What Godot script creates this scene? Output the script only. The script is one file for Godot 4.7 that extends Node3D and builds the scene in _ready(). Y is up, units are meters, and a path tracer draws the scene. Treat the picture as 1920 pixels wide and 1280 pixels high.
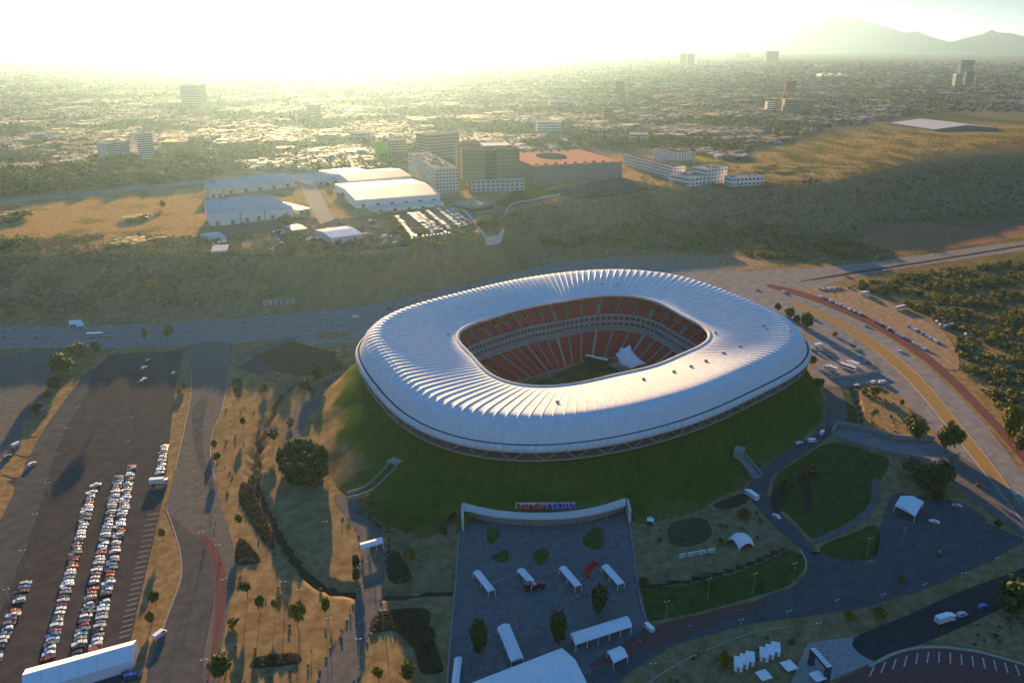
extends Node3D
# Aerial view of a football stadium with a white ring roof at low morning sun.
# Metres, y up. The drone hovers at (0, 210, 0) and looks along -Z, tilted down 20.5 degrees.

const CAM_H := 210.0
const FOCAL := 1490.0          # in units of the 1920 x 1280 photograph
const HORIZON := 82.0
const PLATEAU := 32.0
const SUN_AZ := 13.0           # degrees left of the view
const SUN_EL := 8.2
var pitch := atan((640.0 - HORIZON) / FOCAL)
var rng := RandomNumberGenerator.new()
var noise := FastNoiseLite.new()
var noise2 := FastNoiseLite.new()
var M := {}
var names := {}
const CEN := Vector3(47, 0, -488)   # centre of the stadium


# ---------------------------------------------------------------- surveying
func at(u: float, v: float, y := 0.0) -> Vector3:
	var dx := (u - 960.0) / FOCAL
	var dy := (640.0 - v) / FOCAL
	var d := Vector3(dx, dy * cos(pitch) - sin(pitch), -(cos(pitch) + dy * sin(pitch)))
	return Vector3(0, CAM_H, 0) + d * ((CAM_H - y) / -d.y)

func up_at(u: float, v: float) -> Vector3:      # the same on the terrain
	var p := at(u, v, PLATEAU)
	for i in 6:
		p = at(u, v, ground(p.x, p.z))
	return p

func rise(p: Vector3, v: float) -> float:       # height above sea of a point over p seen at row v
	var k := (640.0 - v) / FOCAL
	return CAM_H + p.z * (sin(pitch) - k * cos(pitch)) / (cos(pitch) + k * sin(pitch))

func frame(a: Vector3, b: Vector3) -> Transform3D:   # local x runs from a to b, +z towards the viewer's side
	var x := Vector3(b.x - a.x, 0, b.z - a.z).normalized()
	return Transform3D(Basis(x, Vector3.UP, x.cross(Vector3.UP)), a)

func pts(a: Array, y := 0.0) -> PackedVector3Array:
	var r := PackedVector3Array()
	for i in range(0, a.size(), 2):
		r.append(at(a[i], a[i + 1], y))
	return r

func curve(p: PackedVector3Array, closed := false, n := 5) -> PackedVector3Array:
	var r := PackedVector3Array()
	var m := p.size()
	for i in (m if closed else m - 1):
		var a := p[(i - 1 + m) % m] if closed or i > 0 else p[i]
		var b := p[i]
		var c := p[(i + 1) % m]
		var d := p[(i + 2) % m] if closed or i + 2 < m else c
		for k in n:
			r.append(b.cubic_interpolate(c, a, d, float(k) / n))
	if not closed:
		r.append(p[m - 1])
	return r


# ---------------------------------------------------------------- stadium plan
func r_in(a: float) -> float:
	return 78.0 + 0.4 * cos(2 * a) + 11.5 * sin(2 * a) + 0.8 * cos(4 * a) - 4.0 * sin(4 * a) + 2.6 * cos(6 * a) + 0.4 * sin(6 * a)

func r_out(a: float) -> float:
	return 140.5 + 0.8 * cos(2 * a) + 15.4 * sin(2 * a) + 3.4 * cos(4 * a) - 4.6 * sin(4 * a) + 2.1 * cos(6 * a)

func polar(a: float, r: float, y: float) -> Vector3:
	return CEN + Vector3(cos(a) * r, y, -sin(a) * r)

var hill_a := PackedFloat32Array()
var hill_r := PackedFloat32Array()
var hill_y := PackedFloat32Array()

func hill_base(a: float) -> Vector2:      # radius and height of the slope's foot
	a = fposmod(a, TAU)
	var n := hill_a.size()
	for i in n:
		var a0 := hill_a[i]
		var a1 := hill_a[(i + 1) % n] + (TAU if i == n - 1 else 0.0)
		var q := a if a >= a0 else a + TAU
		if q >= a0 and q <= a1:
			var t := smoothstep(0, 1, (q - a0) / maxf(a1 - a0, 0.001))
			return Vector2(lerpf(hill_r[i], hill_r[(i + 1) % n], t), lerpf(hill_y[i], hill_y[(i + 1) % n], t))
	return Vector2(hill_r[0], 0)


# ---------------------------------------------------------------- terrain
var base_x := PackedFloat32Array()
var base_z := PackedFloat32Array()
var crest_x := PackedFloat32Array()
var crest_z := PackedFloat32Array()
var crest_y := PackedFloat32Array()
var ditches := []

func along(xs: PackedFloat32Array, ys: PackedFloat32Array, x: float) -> float:
	var n := xs.size()
	if x <= xs[0]:
		return ys[0]
	if x >= xs[n - 1]:
		return ys[n - 1]
	var i := xs.bsearch(x)
	return lerpf(ys[i - 1], ys[i], (x - xs[i - 1]) / (xs[i] - xs[i - 1]))

func scarp_t(x: float, z: float) -> float:
	var b := along(base_x, base_z, x)
	return (b - z) / maxf(b - along(crest_x, crest_z, x), 5.0)

func ground(x: float, z: float) -> float:
	var t := scarp_t(x, z)
	if t <= 0.0:
		var far := smoothstep(380.0, 520.0, x) * smoothstep(-300.0, -460.0, z) * (1.0 - smoothstep(-560.0, -640.0, z))
		var y := 0.0 if far <= 0.0 else far * 3.0 * noise2.get_noise_2d(x * 0.6, z * 0.6)
		var d := Vector2(x - CEN.x, z - CEN.z).length()
		if d < 120.0:
			return -12.0
		if z > -520.0 and x < 260.0 and x > -220.0:
			var q := Vector2(x, z)
			for line in ditches:
				if not line.box.has_point(q):
					continue
				var best := 99.0
				var l: PackedVector2Array = line.line
				for i in l.size() - 1:
					best = minf(best, Geometry2D.get_closest_point_to_segment(q, l[i], l[i + 1]).distance_to(q))
				var wide: float = line.wide
				y -= 2.6 * (1.0 - smoothstep(wide * 0.6, wide * 0.95, best))
		return y
	var hc := along(crest_x, crest_y, x)
	if t >= 1.0:
		var back := along(crest_x, crest_z, x) - z
		var y := lerpf(hc, PLATEAU, smoothstep(40.0, 520.0, back))
		var open := smoothstep(120.0, 300.0, x) * (1.0 - smoothstep(500.0, 1000.0, back))
		return y + open * 4.5 * noise2.get_noise_2d(x * 0.7, z * 0.7) * smoothstep(0, 60, back)
	var gully := noise.get_noise_2d(x * 1.4, z * 0.35) * 0.09 + noise.get_noise_2d(x * 4.0, z * 1.2) * 0.03
	return hc * smoothstep(-0.05, 1.05, t + gully * sin(t * PI)) + (-0.0)


# ---------------------------------------------------------------- mesh helper
class Geo:
	var v := PackedVector3Array()
	var c := PackedColorArray()
	var col := Color.WHITE
	func tri(a: Vector3, b: Vector3, d: Vector3) -> void:
		v.append(a); v.append(d); v.append(b)
		c.append(col); c.append(col); c.append(col)
	func quad(a: Vector3, b: Vector3, d: Vector3, e: Vector3) -> void:
		tri(a, b, d); tri(a, d, e)
	func hexa(p: Array) -> void:           # four below, four above, counter-clockwise seen from above
		quad(p[3], p[2], p[1], p[0]); quad(p[4], p[5], p[6], p[7])
		for i in 4:
			var j := (i + 1) % 4
			quad(p[i], p[j], p[j + 4], p[i + 4])
	func box(mid: Vector3, s: Vector3, turn := 0.0, taper := 1.0) -> void:   # mid is the centre of the base
		var p := []
		for k in [0.0, 1.0]:
			var f: float = lerpf(1.0, taper, k)
			for q in [Vector2(-1, 1), Vector2(1, 1), Vector2(1, -1), Vector2(-1, -1)]:
				p.append(mid + Vector3(q.x * s.x * 0.5 * f, s.y * k, q.y * s.z * 0.5 * f).rotated(Vector3.UP, turn))
		hexa(p)
	func bar(a: Vector3, b: Vector3, r: float, r2 := -1.0, sides := 5) -> void:
		if r2 < 0.0:
			r2 = r
		var d := (b - a).normalized()
		var s := d.cross(Vector3.UP if absf(d.y) < 0.9 else Vector3.RIGHT).normalized()
		var t := s.cross(d)
		for i in sides:
			var p := TAU * i / sides
			var q := TAU * (i + 1) / sides
			var e0 := s * cos(p) + t * sin(p)
			var e1 := s * cos(q) + t * sin(q)
			quad(a + e0 * r, b + e0 * r2, b + e1 * r2, a + e1 * r)
			tri(b, b + e1 * r2, b + e0 * r2)
	func prism(line: PackedVector3Array, y0: float, y1: float, sides := true) -> void:
		var f := PackedVector2Array()
		for p in line:
			f.append(Vector2(p.x, p.z))
		if Geometry2D.is_polygon_clockwise(f):
			f.reverse()
		var n := f.size()
		var ix := Geometry2D.triangulate_polygon(f)
		for i in range(0, ix.size(), 3):
			var t := [f[ix[i]], f[ix[i + 1]], f[ix[i + 2]]]
			if (t[1] - t[0]).cross(t[2] - t[0]) > 0.0:
				t.reverse()
			tri(Vector3(t[0].x, y1, t[0].y), Vector3(t[1].x, y1, t[1].y), Vector3(t[2].x, y1, t[2].y))
		if sides:
			for i in n:
				var a := f[i]
				var b := f[(i + 1) % n]
				quad(Vector3(b.x, y0, b.y), Vector3(a.x, y0, a.y), Vector3(a.x, y1, a.y), Vector3(b.x, y1, b.y))
	func strip(line: PackedVector3Array, w: float, y0: float, y1: float) -> void:   # a long low wall or kerb
		var n := line.size()
		var l := PackedVector3Array()
		var r := PackedVector3Array()
		for i in n:
			var d := (line[mini(i + 1, n - 1)] - line[maxi(i - 1, 0)])
			d.y = 0
			var s := d.normalized().cross(Vector3.UP) * w * 0.5
			l.append(line[i] - s)
			r.append(line[i] + s)
		var up := Vector3.UP
		for i in n - 1:
			var b := up * y0
			var t := up * y1
			quad(r[i] + t, r[i + 1] + t, l[i + 1] + t, l[i] + t)
			quad(r[i] + b, r[i + 1] + b, r[i + 1] + t, r[i] + t)
			quad(l[i + 1] + b, l[i] + b, l[i] + t, l[i + 1] + t)
		if n > 1:
			quad(l[0] + up * y0, r[0] + up * y0, r[0] + up * y1, l[0] + up * y1)
			quad(r[n - 1] + up * y0, l[n - 1] + up * y0, l[n - 1] + up * y1, r[n - 1] + up * y1)
	func mesh(smooth := false) -> ArrayMesh:
		var st := SurfaceTool.new()
		st.begin(Mesh.PRIMITIVE_TRIANGLES)
		st.set_smooth_group(0 if smooth else -1)
		for i in v.size():
			st.set_color(c[i])
			st.add_vertex(v[i])
		st.generate_normals()
		return st.commit()


# ---------------------------------------------------------------- nodes
func numbered(called: String) -> String:
	var n: int = names.get(called, 0)
	names[called] = n + 1
	return called if n == 0 else "%s_%03d" % [called, n]

func tag(o: Node3D, label: String, category: String, group := "", kind := "") -> Node3D:
	o.set_meta("label", label)
	if category:
		o.set_meta("category", category)
	if group:
		o.set_meta("group", group)
	if kind:
		o.set_meta("kind", kind)
	return o

func thing(called: String, label: String, category: String, where := Transform3D(), group := "") -> Node3D:
	var o := Node3D.new()
	o.name = numbered(called)
	add_child(o)
	o.transform = where
	return tag(o, label, category, group)

func part(called: String, mesh: Mesh, mat: Material, parent: Node3D, where := Transform3D()) -> MeshInstance3D:
	var o := MeshInstance3D.new()
	o.name = called
	o.mesh = mesh
	o.material_override = mat
	o.transform = where
	parent.add_child(o, true)
	return o

func solo(called: String, mesh: Mesh, mat: Material, where := Transform3D()) -> MeshInstance3D:
	var o := MeshInstance3D.new()
	o.name = numbered(called)
	o.mesh = mesh
	o.material_override = mat
	o.transform = where
	add_child(o)
	return o

func copy(proto: Node3D, called: String, where: Transform3D, label: String, category: String, group: String) -> Node3D:
	var o: Node3D = proto.duplicate()
	o.name = numbered(called)
	add_child(o)
	o.transform = where
	return tag(o, label, category, group)

func sheet(called: String, px: Array, layer: float, mat: Material, label: String, smooth := true, y := 0.0, n := 5) -> MeshInstance3D:
	var line := pts(px, y)
	if smooth:
		line = curve(line, true, n)
	var g := Geo.new()
	g.prism(line, y - 0.3, y + 0.05 * layer, true)
	var o := solo(called, g.mesh(), mat)
	return tag(o, label, "", "", "structure")

func kerb(px: Array, label: String, w := 0.45, h := 0.16, mat: Material = null, called := "kerb") -> void:
	var g := Geo.new()
	g.strip(curve(pts(px)), w, 0.0, h + 0.1)
	tag(solo(called, g.mesh(), mat if mat else M.kerb), label, "", "", "structure")


# ---------------------------------------------------------------- materials
func tex(freq: float, lo: float, hi: float, seed_ := 1, size := 1024, oct := 5, warm := 0.0) -> NoiseTexture2D:
	var n := FastNoiseLite.new()
	n.seed = seed_
	n.frequency = freq
	n.fractal_octaves = oct
	n.fractal_gain = 0.65
	var t := NoiseTexture2D.new()
	t.width = size
	t.height = size
	t.seamless = true
	t.noise = n
	var g := Gradient.new()
	g.offsets = PackedFloat32Array([0.15, 0.85])
	g.colors = PackedColorArray([Color(lo, lo * (1.0 - warm), lo * (1.0 - 2.0 * warm)), Color(hi, hi, hi)])
	t.color_ramp = g
	return t

func mat(lin: Color, rough := 0.9, t: Texture2D = null, tile := 30.0, metal := 0.0, spec := 0.0) -> StandardMaterial3D:
	var m := StandardMaterial3D.new()
	m.albedo_color = lin.linear_to_srgb()
	m.roughness = rough
	m.metallic = metal
	m.metallic_specular = spec
	if t:
		m.albedo_texture = t
		m.uv1_triplanar = true
		m.uv1_world_triplanar = true
		m.uv1_scale = Vector3.ONE / tile
	return m

func materials() -> void:
	var patchy := tex(0.008, 0.76, 1.0, 3, 1024, 6, 0.02)
	var grain := tex(0.02, 0.66, 1.0, 5, 1024, 6)
	var worn := tex(0.006, 0.84, 1.0, 9, 1024, 6)
	var clean := tex(0.012, 0.93, 1.0, 15, 512, 4)
	M.ground = mat(Color.WHITE, 0.95, patchy, 70.0, 0, 0.0)
	M.ground.vertex_color_use_as_albedo = true
	M.dry = mat(Color(0.285, 0.2, 0.098), 0.95, patchy, 45.0, 0, 0.0)
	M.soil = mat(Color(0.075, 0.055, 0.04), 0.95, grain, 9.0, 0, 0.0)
	M.redfield = mat(Color(0.3, 0.17, 0.095), 0.95, patchy, 30.0)
	M.field = mat(Color(0.085, 0.085, 0.045), 0.95, patchy, 40.0, 0, 0.0)
	M.lawn = mat(Color(0.065, 0.095, 0.022), 0.9, patchy, 50.0, 0, 0.0)
	M.turf = mat(Color.WHITE, 0.9, patchy, 60.0, 0, 0.0)
	M.turf.vertex_color_use_as_albedo = true
	M.asphalt = mat(Color(0.074, 0.069, 0.067), 0.85, worn, 55.0)
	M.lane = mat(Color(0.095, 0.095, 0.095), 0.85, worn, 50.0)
	M.road = mat(Color(0.23, 0.215, 0.205), 0.82, worn, 60.0)
	M.fresh = mat(Color(0.05, 0.05, 0.052), 0.85, worn, 40.0)
	M.paving = mat(Color(0.145, 0.132, 0.118), 0.85, worn, 34.0)
	M.plaza = mat(Color(0.145, 0.145, 0.145), 0.8, worn, 30.0)
	M.median = mat(Color(0.4, 0.26, 0.1), 0.95, grain, 12.0)
	M.redpave = mat(Color(0.2, 0.095, 0.085), 0.88, grain, 14.0)
	M.dirt = mat(Color(0.33, 0.235, 0.15), 0.95, patchy, 45.0, 0, 0.0)
	M.kerb = mat(Color(0.5, 0.42, 0.32), 0.85, grain, 12.0)
	M.paint = mat(Color(0.45, 0.44, 0.42), 0.8, worn, 8.0)
	M.concrete = mat(Color(0.3, 0.29, 0.27), 0.85, worn, 14.0)
	M.steel_tan = mat(Color(0.5, 0.4, 0.28), 0.6, grain, 6.0)
	M.roof = mat(Color(0.62, 0.625, 0.63), 0.6, tex(0.01, 0.93, 1.0, 21, 1024, 4), 60.0, 0, 0.15)
	M.soffit = mat(Color(0.4, 0.4, 0.4), 0.8)
	M.gutter = mat(Color(0.06, 0.07, 0.08), 0.7)
	M.fascia = mat(Color(0.62, 0.62, 0.6), 0.5, worn, 20.0)
	M.seat = mat(Color(0.5, 0.012, 0.035), 0.75, grain, 5.0)
	M.suite = mat(Color(0.34, 0.34, 0.33), 0.8, worn, 12.0)
	M.dark = mat(Color(0.02, 0.02, 0.022), 0.7)
	M.glass = mat(Color(0.03, 0.04, 0.05), 0.12, null, 1, 0, 0.6)
	M.glass_green = mat(Color(0.11, 0.17, 0.14), 0.35, null, 1, 0, 0.4)
	M.canvas = mat(Color(0.72, 0.73, 0.75), 0.6, clean, 10.0)
	M.white = mat(Color(0.75, 0.74, 0.72), 0.6, clean, 16.0)
	M.wall = mat(Color(0.55, 0.53, 0.5), 0.8, clean, 22.0)
	M.wall_warm = mat(Color(0.42, 0.34, 0.26), 0.85, worn, 22.0)
	M.wall_grey = mat(Color(0.24, 0.24, 0.24), 0.85, worn, 22.0)
	M.ochre = mat(Color(0.4, 0.3, 0.13), 0.8, worn, 22.0)
	M.salmon = mat(Color(0.55, 0.27, 0.17), 0.9, worn, 50.0)
	M.brick = mat(Color(0.25, 0.09, 0.06), 0.9, grain, 8.0)
	M.metalroof = mat(Color(0.4, 0.41, 0.42), 0.65, clean, 30.0, 0.0, 0.1)
	M.green_screen = mat(Color(0.16, 0.5, 0.04), 0.8, worn, 20.0)
	M.yellowfield = mat(Color(0.42, 0.34, 0.03), 0.95, grain, 20.0)
	M.sign_red = mat(Color(0.42, 0.02, 0.025), 0.5)
	M.sign_blue = mat(Color(0.03, 0.04, 0.4), 0.5)
	M.pole = mat(Color(0.35, 0.35, 0.35), 0.5, null, 1, 0.5)
	M.lamp = mat(Color(0.8, 0.8, 0.78), 0.4)
	M.bark = mat(Color(0.1, 0.075, 0.05), 0.95)
	M.leaf = mat(Color.WHITE, 0.75, null, 1, 0, 0.25)
	M.leaf.vertex_color_use_as_albedo = true
	M.leaf.backlight_enabled = true
	M.leaf.backlight = Color(0.34, 0.42, 0.08)
	M.city = mat(Color.WHITE, 0.85, null, 1, 0, 0.3)
	M.city.vertex_color_use_as_albedo = true
	M.slate = mat(Color(0.05, 0.055, 0.06), 0.9, grain, 8.0)
	M.skin = mat(Color.WHITE, 0.85)
	M.skin.vertex_color_use_as_albedo = true
	M.tyre = mat(Color(0.02, 0.02, 0.02), 0.9)
	M.hills = mat(Color(0.07, 0.085, 0.07), 0.95, patchy, 400.0)
	M.paints = {}
	for k in {"white": Color(0.72, 0.72, 0.72), "silver": Color(0.42, 0.43, 0.45), "grey": Color(0.14, 0.145, 0.15), "black": Color(0.02, 0.02, 0.024), "red": Color(0.35, 0.02, 0.02), "blue": Color(0.03, 0.09, 0.28), "brown": Color(0.2, 0.09, 0.03), "orange": Color(0.5, 0.1, 0.02), "maroon": Color(0.14, 0.012, 0.02)}.keys():
		var cols := {"white": Color(0.72, 0.72, 0.72), "silver": Color(0.42, 0.43, 0.45), "grey": Color(0.14, 0.145, 0.15), "black": Color(0.02, 0.02, 0.024), "red": Color(0.35, 0.02, 0.02), "blue": Color(0.03, 0.09, 0.28), "brown": Color(0.2, 0.09, 0.03), "orange": Color(0.5, 0.1, 0.02), "maroon": Color(0.14, 0.012, 0.02)}
		var m := mat(cols[k], 0.3, null, 1, 0.25, 0.5)
		m.clearcoat_enabled = true
		m.clearcoat = 0.6
		m.clearcoat_roughness = 0.12
		M.paints[k] = m


# ================================================================ scene
func _ready() -> void:
	rng.seed = 7
	noise.seed = 11
	noise.frequency = 0.012
	noise.fractal_octaves = 4
	noise2.seed = 23
	noise2.frequency = 0.02
	noise2.fractal_octaves = 4
	# camera
	var cam := Camera3D.new()
	cam.name = "camera"
	cam.fov = rad_to_deg(2.0 * atan(640.0 / FOCAL))
	cam.near = 1.0
	cam.far = 60000.0
	add_child(cam)
	cam.position = Vector3(0, CAM_H, 0)
	cam.rotation = Vector3(-pitch, 0, 0)
	cam.current = true
	# sun
	var to_sun := Vector3(-sin(deg_to_rad(SUN_AZ)) * cos(deg_to_rad(SUN_EL)), sin(deg_to_rad(SUN_EL)), -cos(deg_to_rad(SUN_AZ)) * cos(deg_to_rad(SUN_EL)))
	var sun := DirectionalLight3D.new()
	sun.name = "sun"
	add_child(sun)
	sun.look_at_from_position(Vector3.ZERO, -to_sun, Vector3.UP)
	sun.light_color = Color(1.0, 0.81, 0.55)
	sun.light_energy = 1.6
	sun.light_angular_distance = 0.5
	sun.shadow_enabled = true
	# sky, air and exposure
	var env := Environment.new()
	env.background_mode = Environment.BG_SKY
	env.sky = Sky.new()
	env.sky.sky_material = sky(to_sun)
	env.background_energy_multiplier = 1.0
	env.tonemap_mode = Environment.TONE_MAPPER_LINEAR
	env.tonemap_exposure = 5.2
	env.volumetric_fog_enabled = true
	env.volumetric_fog_density = 0.000039
	env.volumetric_fog_albedo = Color(0.66, 0.84, 1.0)
	env.volumetric_fog_anisotropy = 0.7
	env.sdfgi_enabled = true
	env.ssao_enabled = true
	env.ssil_enabled = true
	var world := WorldEnvironment.new()
	world.name = "world_environment"
	world.environment = env
	add_child(world)

	materials()
	survey_lines()
	terrain()
	mountains()
	site()
	stadium()
	stadium_inside()
	plaza()
	plateau_buildings()
	far_buildings()
	prototypes()
	city_mass()
	gardens()
	trees()
	vehicles()
	lamps()
	people()


func sky(to_sun: Vector3) -> PanoramaSkyMaterial:
	var w := 1024
	var h := 512
	var im := Image.create_empty(w, h, false, Image.FORMAT_RGBF)
	for y in h:
		var lat := PI * 0.5 - (y + 0.5) / h * PI
		for x in w:
			var lon := (x + 0.5) / w * TAU - PI
			var d := Vector3(sin(lon) * cos(lat), sin(lat), -cos(lon) * cos(lat))
			var up := clampf(d.y, 0.0, 1.0)
			var c := Color(0.0105, 0.046, 0.115).lerp(Color(0.085, 0.103, 0.115), pow(1.0 - up, 9.0))
			var ang := rad_to_deg(acos(clampf(d.dot(to_sun), -1, 1)))
			var g := 0.4 * exp(-ang / 6.0) + 0.035 * exp(-ang / 22.0)
			c = Color(c.r + g * 1.0, c.g + g * 0.86, c.b + g * 0.62)
			im.set_pixel(x, y, c)
	var m := PanoramaSkyMaterial.new()
	m.panorama = ImageTexture.create_from_image(im)
	return m


func survey_lines() -> void:
	var b := [-500, 626, -150, 616, 0, 610, 250, 603, 500, 588, 640, 576, 780, 552, 900, 524, 1040, 492, 1150, 470, 1300, 455, 1450, 450, 1600, 430, 1750, 405, 1920, 385, 2200, 370]
	for i in range(0, b.size(), 2):
		var p := at(b[i], b[i + 1])
		base_x.append(p.x)
		base_z.append(p.z)
	var c := [-600, 482, 32, -200, 480, 32, 0, 478, 32, 200, 472, 32, 400, 474, 32, 560, 482, 32, 660, 478, 32, 780, 466, 32, 880, 450, 32, 935, 440, 32, 985, 392, 32, 1060, 372, 32, 1150, 358, 32, 1280, 348, 31, 1420, 350, 31, 1520, 346, 33, 1620, 324, 36, 1760, 287, 39, 1920, 268, 41, 2200, 255, 41]
	for i in range(0, c.size(), 3):
		var p := at(c[i], c[i + 1], c[i + 2])
		crest_x.append(p.x)
		crest_z.append(p.z)
		crest_y.append(c[i + 2])
	for d in [[3.6, [642, 690, 600, 702, 545, 722, 515, 760, 492, 815, 478, 865, 478, 900, 500, 955, 535, 1020, 580, 1078, 625, 1103, 668, 1110]], [3.4, [720, 1112, 780, 1110, 850, 1103]], [3.6, [1200, 1092, 1290, 1082, 1370, 1062, 1430, 1040, 1475, 1020]], [2.6, [1598, 722, 1610, 755, 1618, 785, 1612, 805]], [3.2, [1560, 865, 1590, 900, 1570, 960, 1530, 1000]]]:
		var l := PackedVector2Array()
		for p in curve(pts(d[1])):
			l.append(Vector2(p.x, p.z))
		var box := Rect2(l[0], Vector2.ZERO)
		for p in l:
			box = box.expand(p)
		ditches.append({"line": l, "wide": d[0], "box": box.grow(8.0)})
	# foot of the grass slope round the stadium
	var foot := []
	for p in pts([690, 668, 640, 700, 600, 745, 590, 800, 600, 870, 650, 935, 720, 985, 800, 1010, 848, 1005, 1198, 985, 1290, 965, 1370, 925, 1440, 870, 1510, 820, 1545, 775, 1540, 735, 1520, 705]):
		var d := p - CEN
		foot.append([fposmod(atan2(-d.z, d.x), TAU), maxf(d.length(), r_out(atan2(-d.z, d.x)) + 4.0), 0.0])
	for p in pts([866, 942, 905, 951, 939, 957, 998, 961, 1057, 959, 1117, 950, 1174, 933], 6.6):
		var d := p - CEN
		foot.append([fposmod(atan2(-d.z, d.x), TAU), Vector2(d.x, d.z).length(), 6.3])
	for k in 9:
		var a := deg_to_rad(15 + 15.5 * k)
		foot.append([a, r_out(a) + 9.0, 0.0])
	foot.sort_custom(func(p, q): return p[0] < q[0])
	for f in foot:
		hill_a.append(f[0])
		hill_r.append(f[1])
		hill_y.append(f[2])


func steps(stops: Array) -> PackedFloat32Array:   # [from, to, step, to, step ...]
	var r := PackedFloat32Array()
	var x: float = stops[0]
	var i := 1
	while i < stops.size():
		while x < stops[i] - 0.001:
			r.append(x)
			x += stops[i + 1]
		x = stops[i]
		i += 2
	r.append(x)
	return r


func terrain() -> void:
	var xs := steps([-30000, -12000, 6000, -4000, 1600, -1600, 400, -800, 60, -225, 8, 265, 2.6, 900, 8, 1600, 60, 4000, 400, 12000, 1600, 30000, 6000])
	var zr := steps([-90, 60, 30, 170, 20, 180, 10, 520, 2.6, 1250, 8, 1800, 50, 4000, 250, 9000, 1000, 27000, 3000])
	var nx := xs.size()
	var nz := zr.size()
	var v := PackedVector3Array()
	var c := PackedColorArray()
	var ix := PackedInt32Array()
	var tan_c := Color(0.285, 0.2, 0.098)
	var olive := Color(0.12, 0.12, 0.05)
	for zz in zr:
		var z := -zz
		for x in xs:
			var y := ground(x, z)
			var t := scarp_t(x, z)
			var n := noise.get_noise_2d(x, z)
			var n2 := noise2.get_noise_2d(x, z)
			var k := tan_c.lerp(olive, smoothstep(0.1, 0.5, n) * 0.3)
			if t > -0.02:
				if t > 0.96:
					var back := along(crest_x, crest_z, x) - z
					var field := Color(0.4, 0.255, 0.1).lerp(Color(0.2, 0.15, 0.06), smoothstep(0.0, 0.5, n))
					if x > 200.0:
						field = Color(0.34, 0.24, 0.1).lerp(Color(0.15, 0.13, 0.05), smoothstep(-0.25, 0.3, n2 + n))
					k = k.lerp(field, smoothstep(0.96, 1.0, t))
					var town := Color(0.2, 0.18, 0.14).lerp(Color(0.1, 0.105, 0.06), smoothstep(-0.3, 0.3, n2))
					k = k.lerp(town, smoothstep(280.0, 420.0, back))
			elif x > 300.0 and z < -330.0:
				k = k.lerp(olive.lerp(Color(0.22, 0.16, 0.07), smoothstep(-0.2, 0.4, n2)), smoothstep(300.0, 380.0, x) * 0.8)
			v.append(Vector3(x, y, z))
			c.append(k)
	for j in nz - 1:
		for i in nx - 1:
			var a := j * nx + i
			ix.append_array(PackedInt32Array([a, a + nx, a + 1, a + 1, a + nx, a + nx + 1]))
	var st := SurfaceTool.new()
	var arr := []
	arr.resize(Mesh.ARRAY_MAX)
	arr[Mesh.ARRAY_VERTEX] = v
	arr[Mesh.ARRAY_COLOR] = c
	arr[Mesh.ARRAY_INDEX] = ix
	var raw := ArrayMesh.new()
	raw.add_surface_from_arrays(Mesh.PRIMITIVE_TRIANGLES, arr)
	st.create_from(raw, 0)
	st.generate_normals()
	tag(solo("ground", st.commit(), M.ground), "dry grass terrain with a dark scarp rising to a city plateau", "", "", "structure")


func mountains() -> void:
	for d in [[22000.0, 3200.0, [1400, 88, 1450, 76, 1495, 60, 1530, 47, 1552, 38, 1570, 35, 1595, 36, 1625, 43, 1660, 53, 1695, 61, 1715, 59, 1735, 66, 1765, 76, 1820, 86], "broad hazy blue mountain with a flat rounded summit"], [18500.0, 2600.0, [1740, 88, 1790, 76, 1820, 68, 1845, 63, 1855, 57, 1868, 61, 1890, 62, 1920, 68, 1960, 78, 2040, 88], "nearer blue hill with a small knob beside the broad mountain"]]:
		var far: float = d[0]
		var run: float = d[1]
		var prof: Array = d[2]
		var rows := []
		var n := 90
		var m := 14
		for j in m + 1:
			var row := PackedVector3Array()
			var f := float(j) / m
			for i in n + 1:
				var s := float(i) / n * (prof.size() / 2 - 1)
				var k := mini(int(s), prof.size() / 2 - 2)
				var t := smoothstep(0, 1, s - k) * 0.4 + (s - k) * 0.6
				var u := lerpf(prof[k * 2], prof[k * 2 + 2], s - k)
				var vv := lerpf(prof[k * 2 + 1], prof[k * 2 + 3], t)
				var x := (u - 960.0) / FOCAL * far / (cos(pitch) + 0.3745 * sin(pitch)) * 1.0
				var top := CAM_H + (HORIZON - vv) / FOCAL * far * 0.94
				var z := -far + (f - 0.5) * run * -2.0
				var shape := pow(1.0 - absf(f - 0.5) * 2.0, 1.25)
				var y := PLATEAU - 12.0 + maxf(top - PLATEAU, 2.0) * shape * (1.0 + 0.1 * noise2.get_noise_2d(x * 0.1, z * 0.1) * (1.0 - shape))
				row.append(Vector3(x, y, z))
			rows.append(row)
		var g := Geo.new()
		for j in m:
			for i in n:
				g.quad(rows[j][i], rows[j][i + 1], rows[j + 1][i + 1], rows[j + 1][i])
		tag(solo("mountain", g.mesh(true), M.hills), d[3], "", "", "structure")


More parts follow.
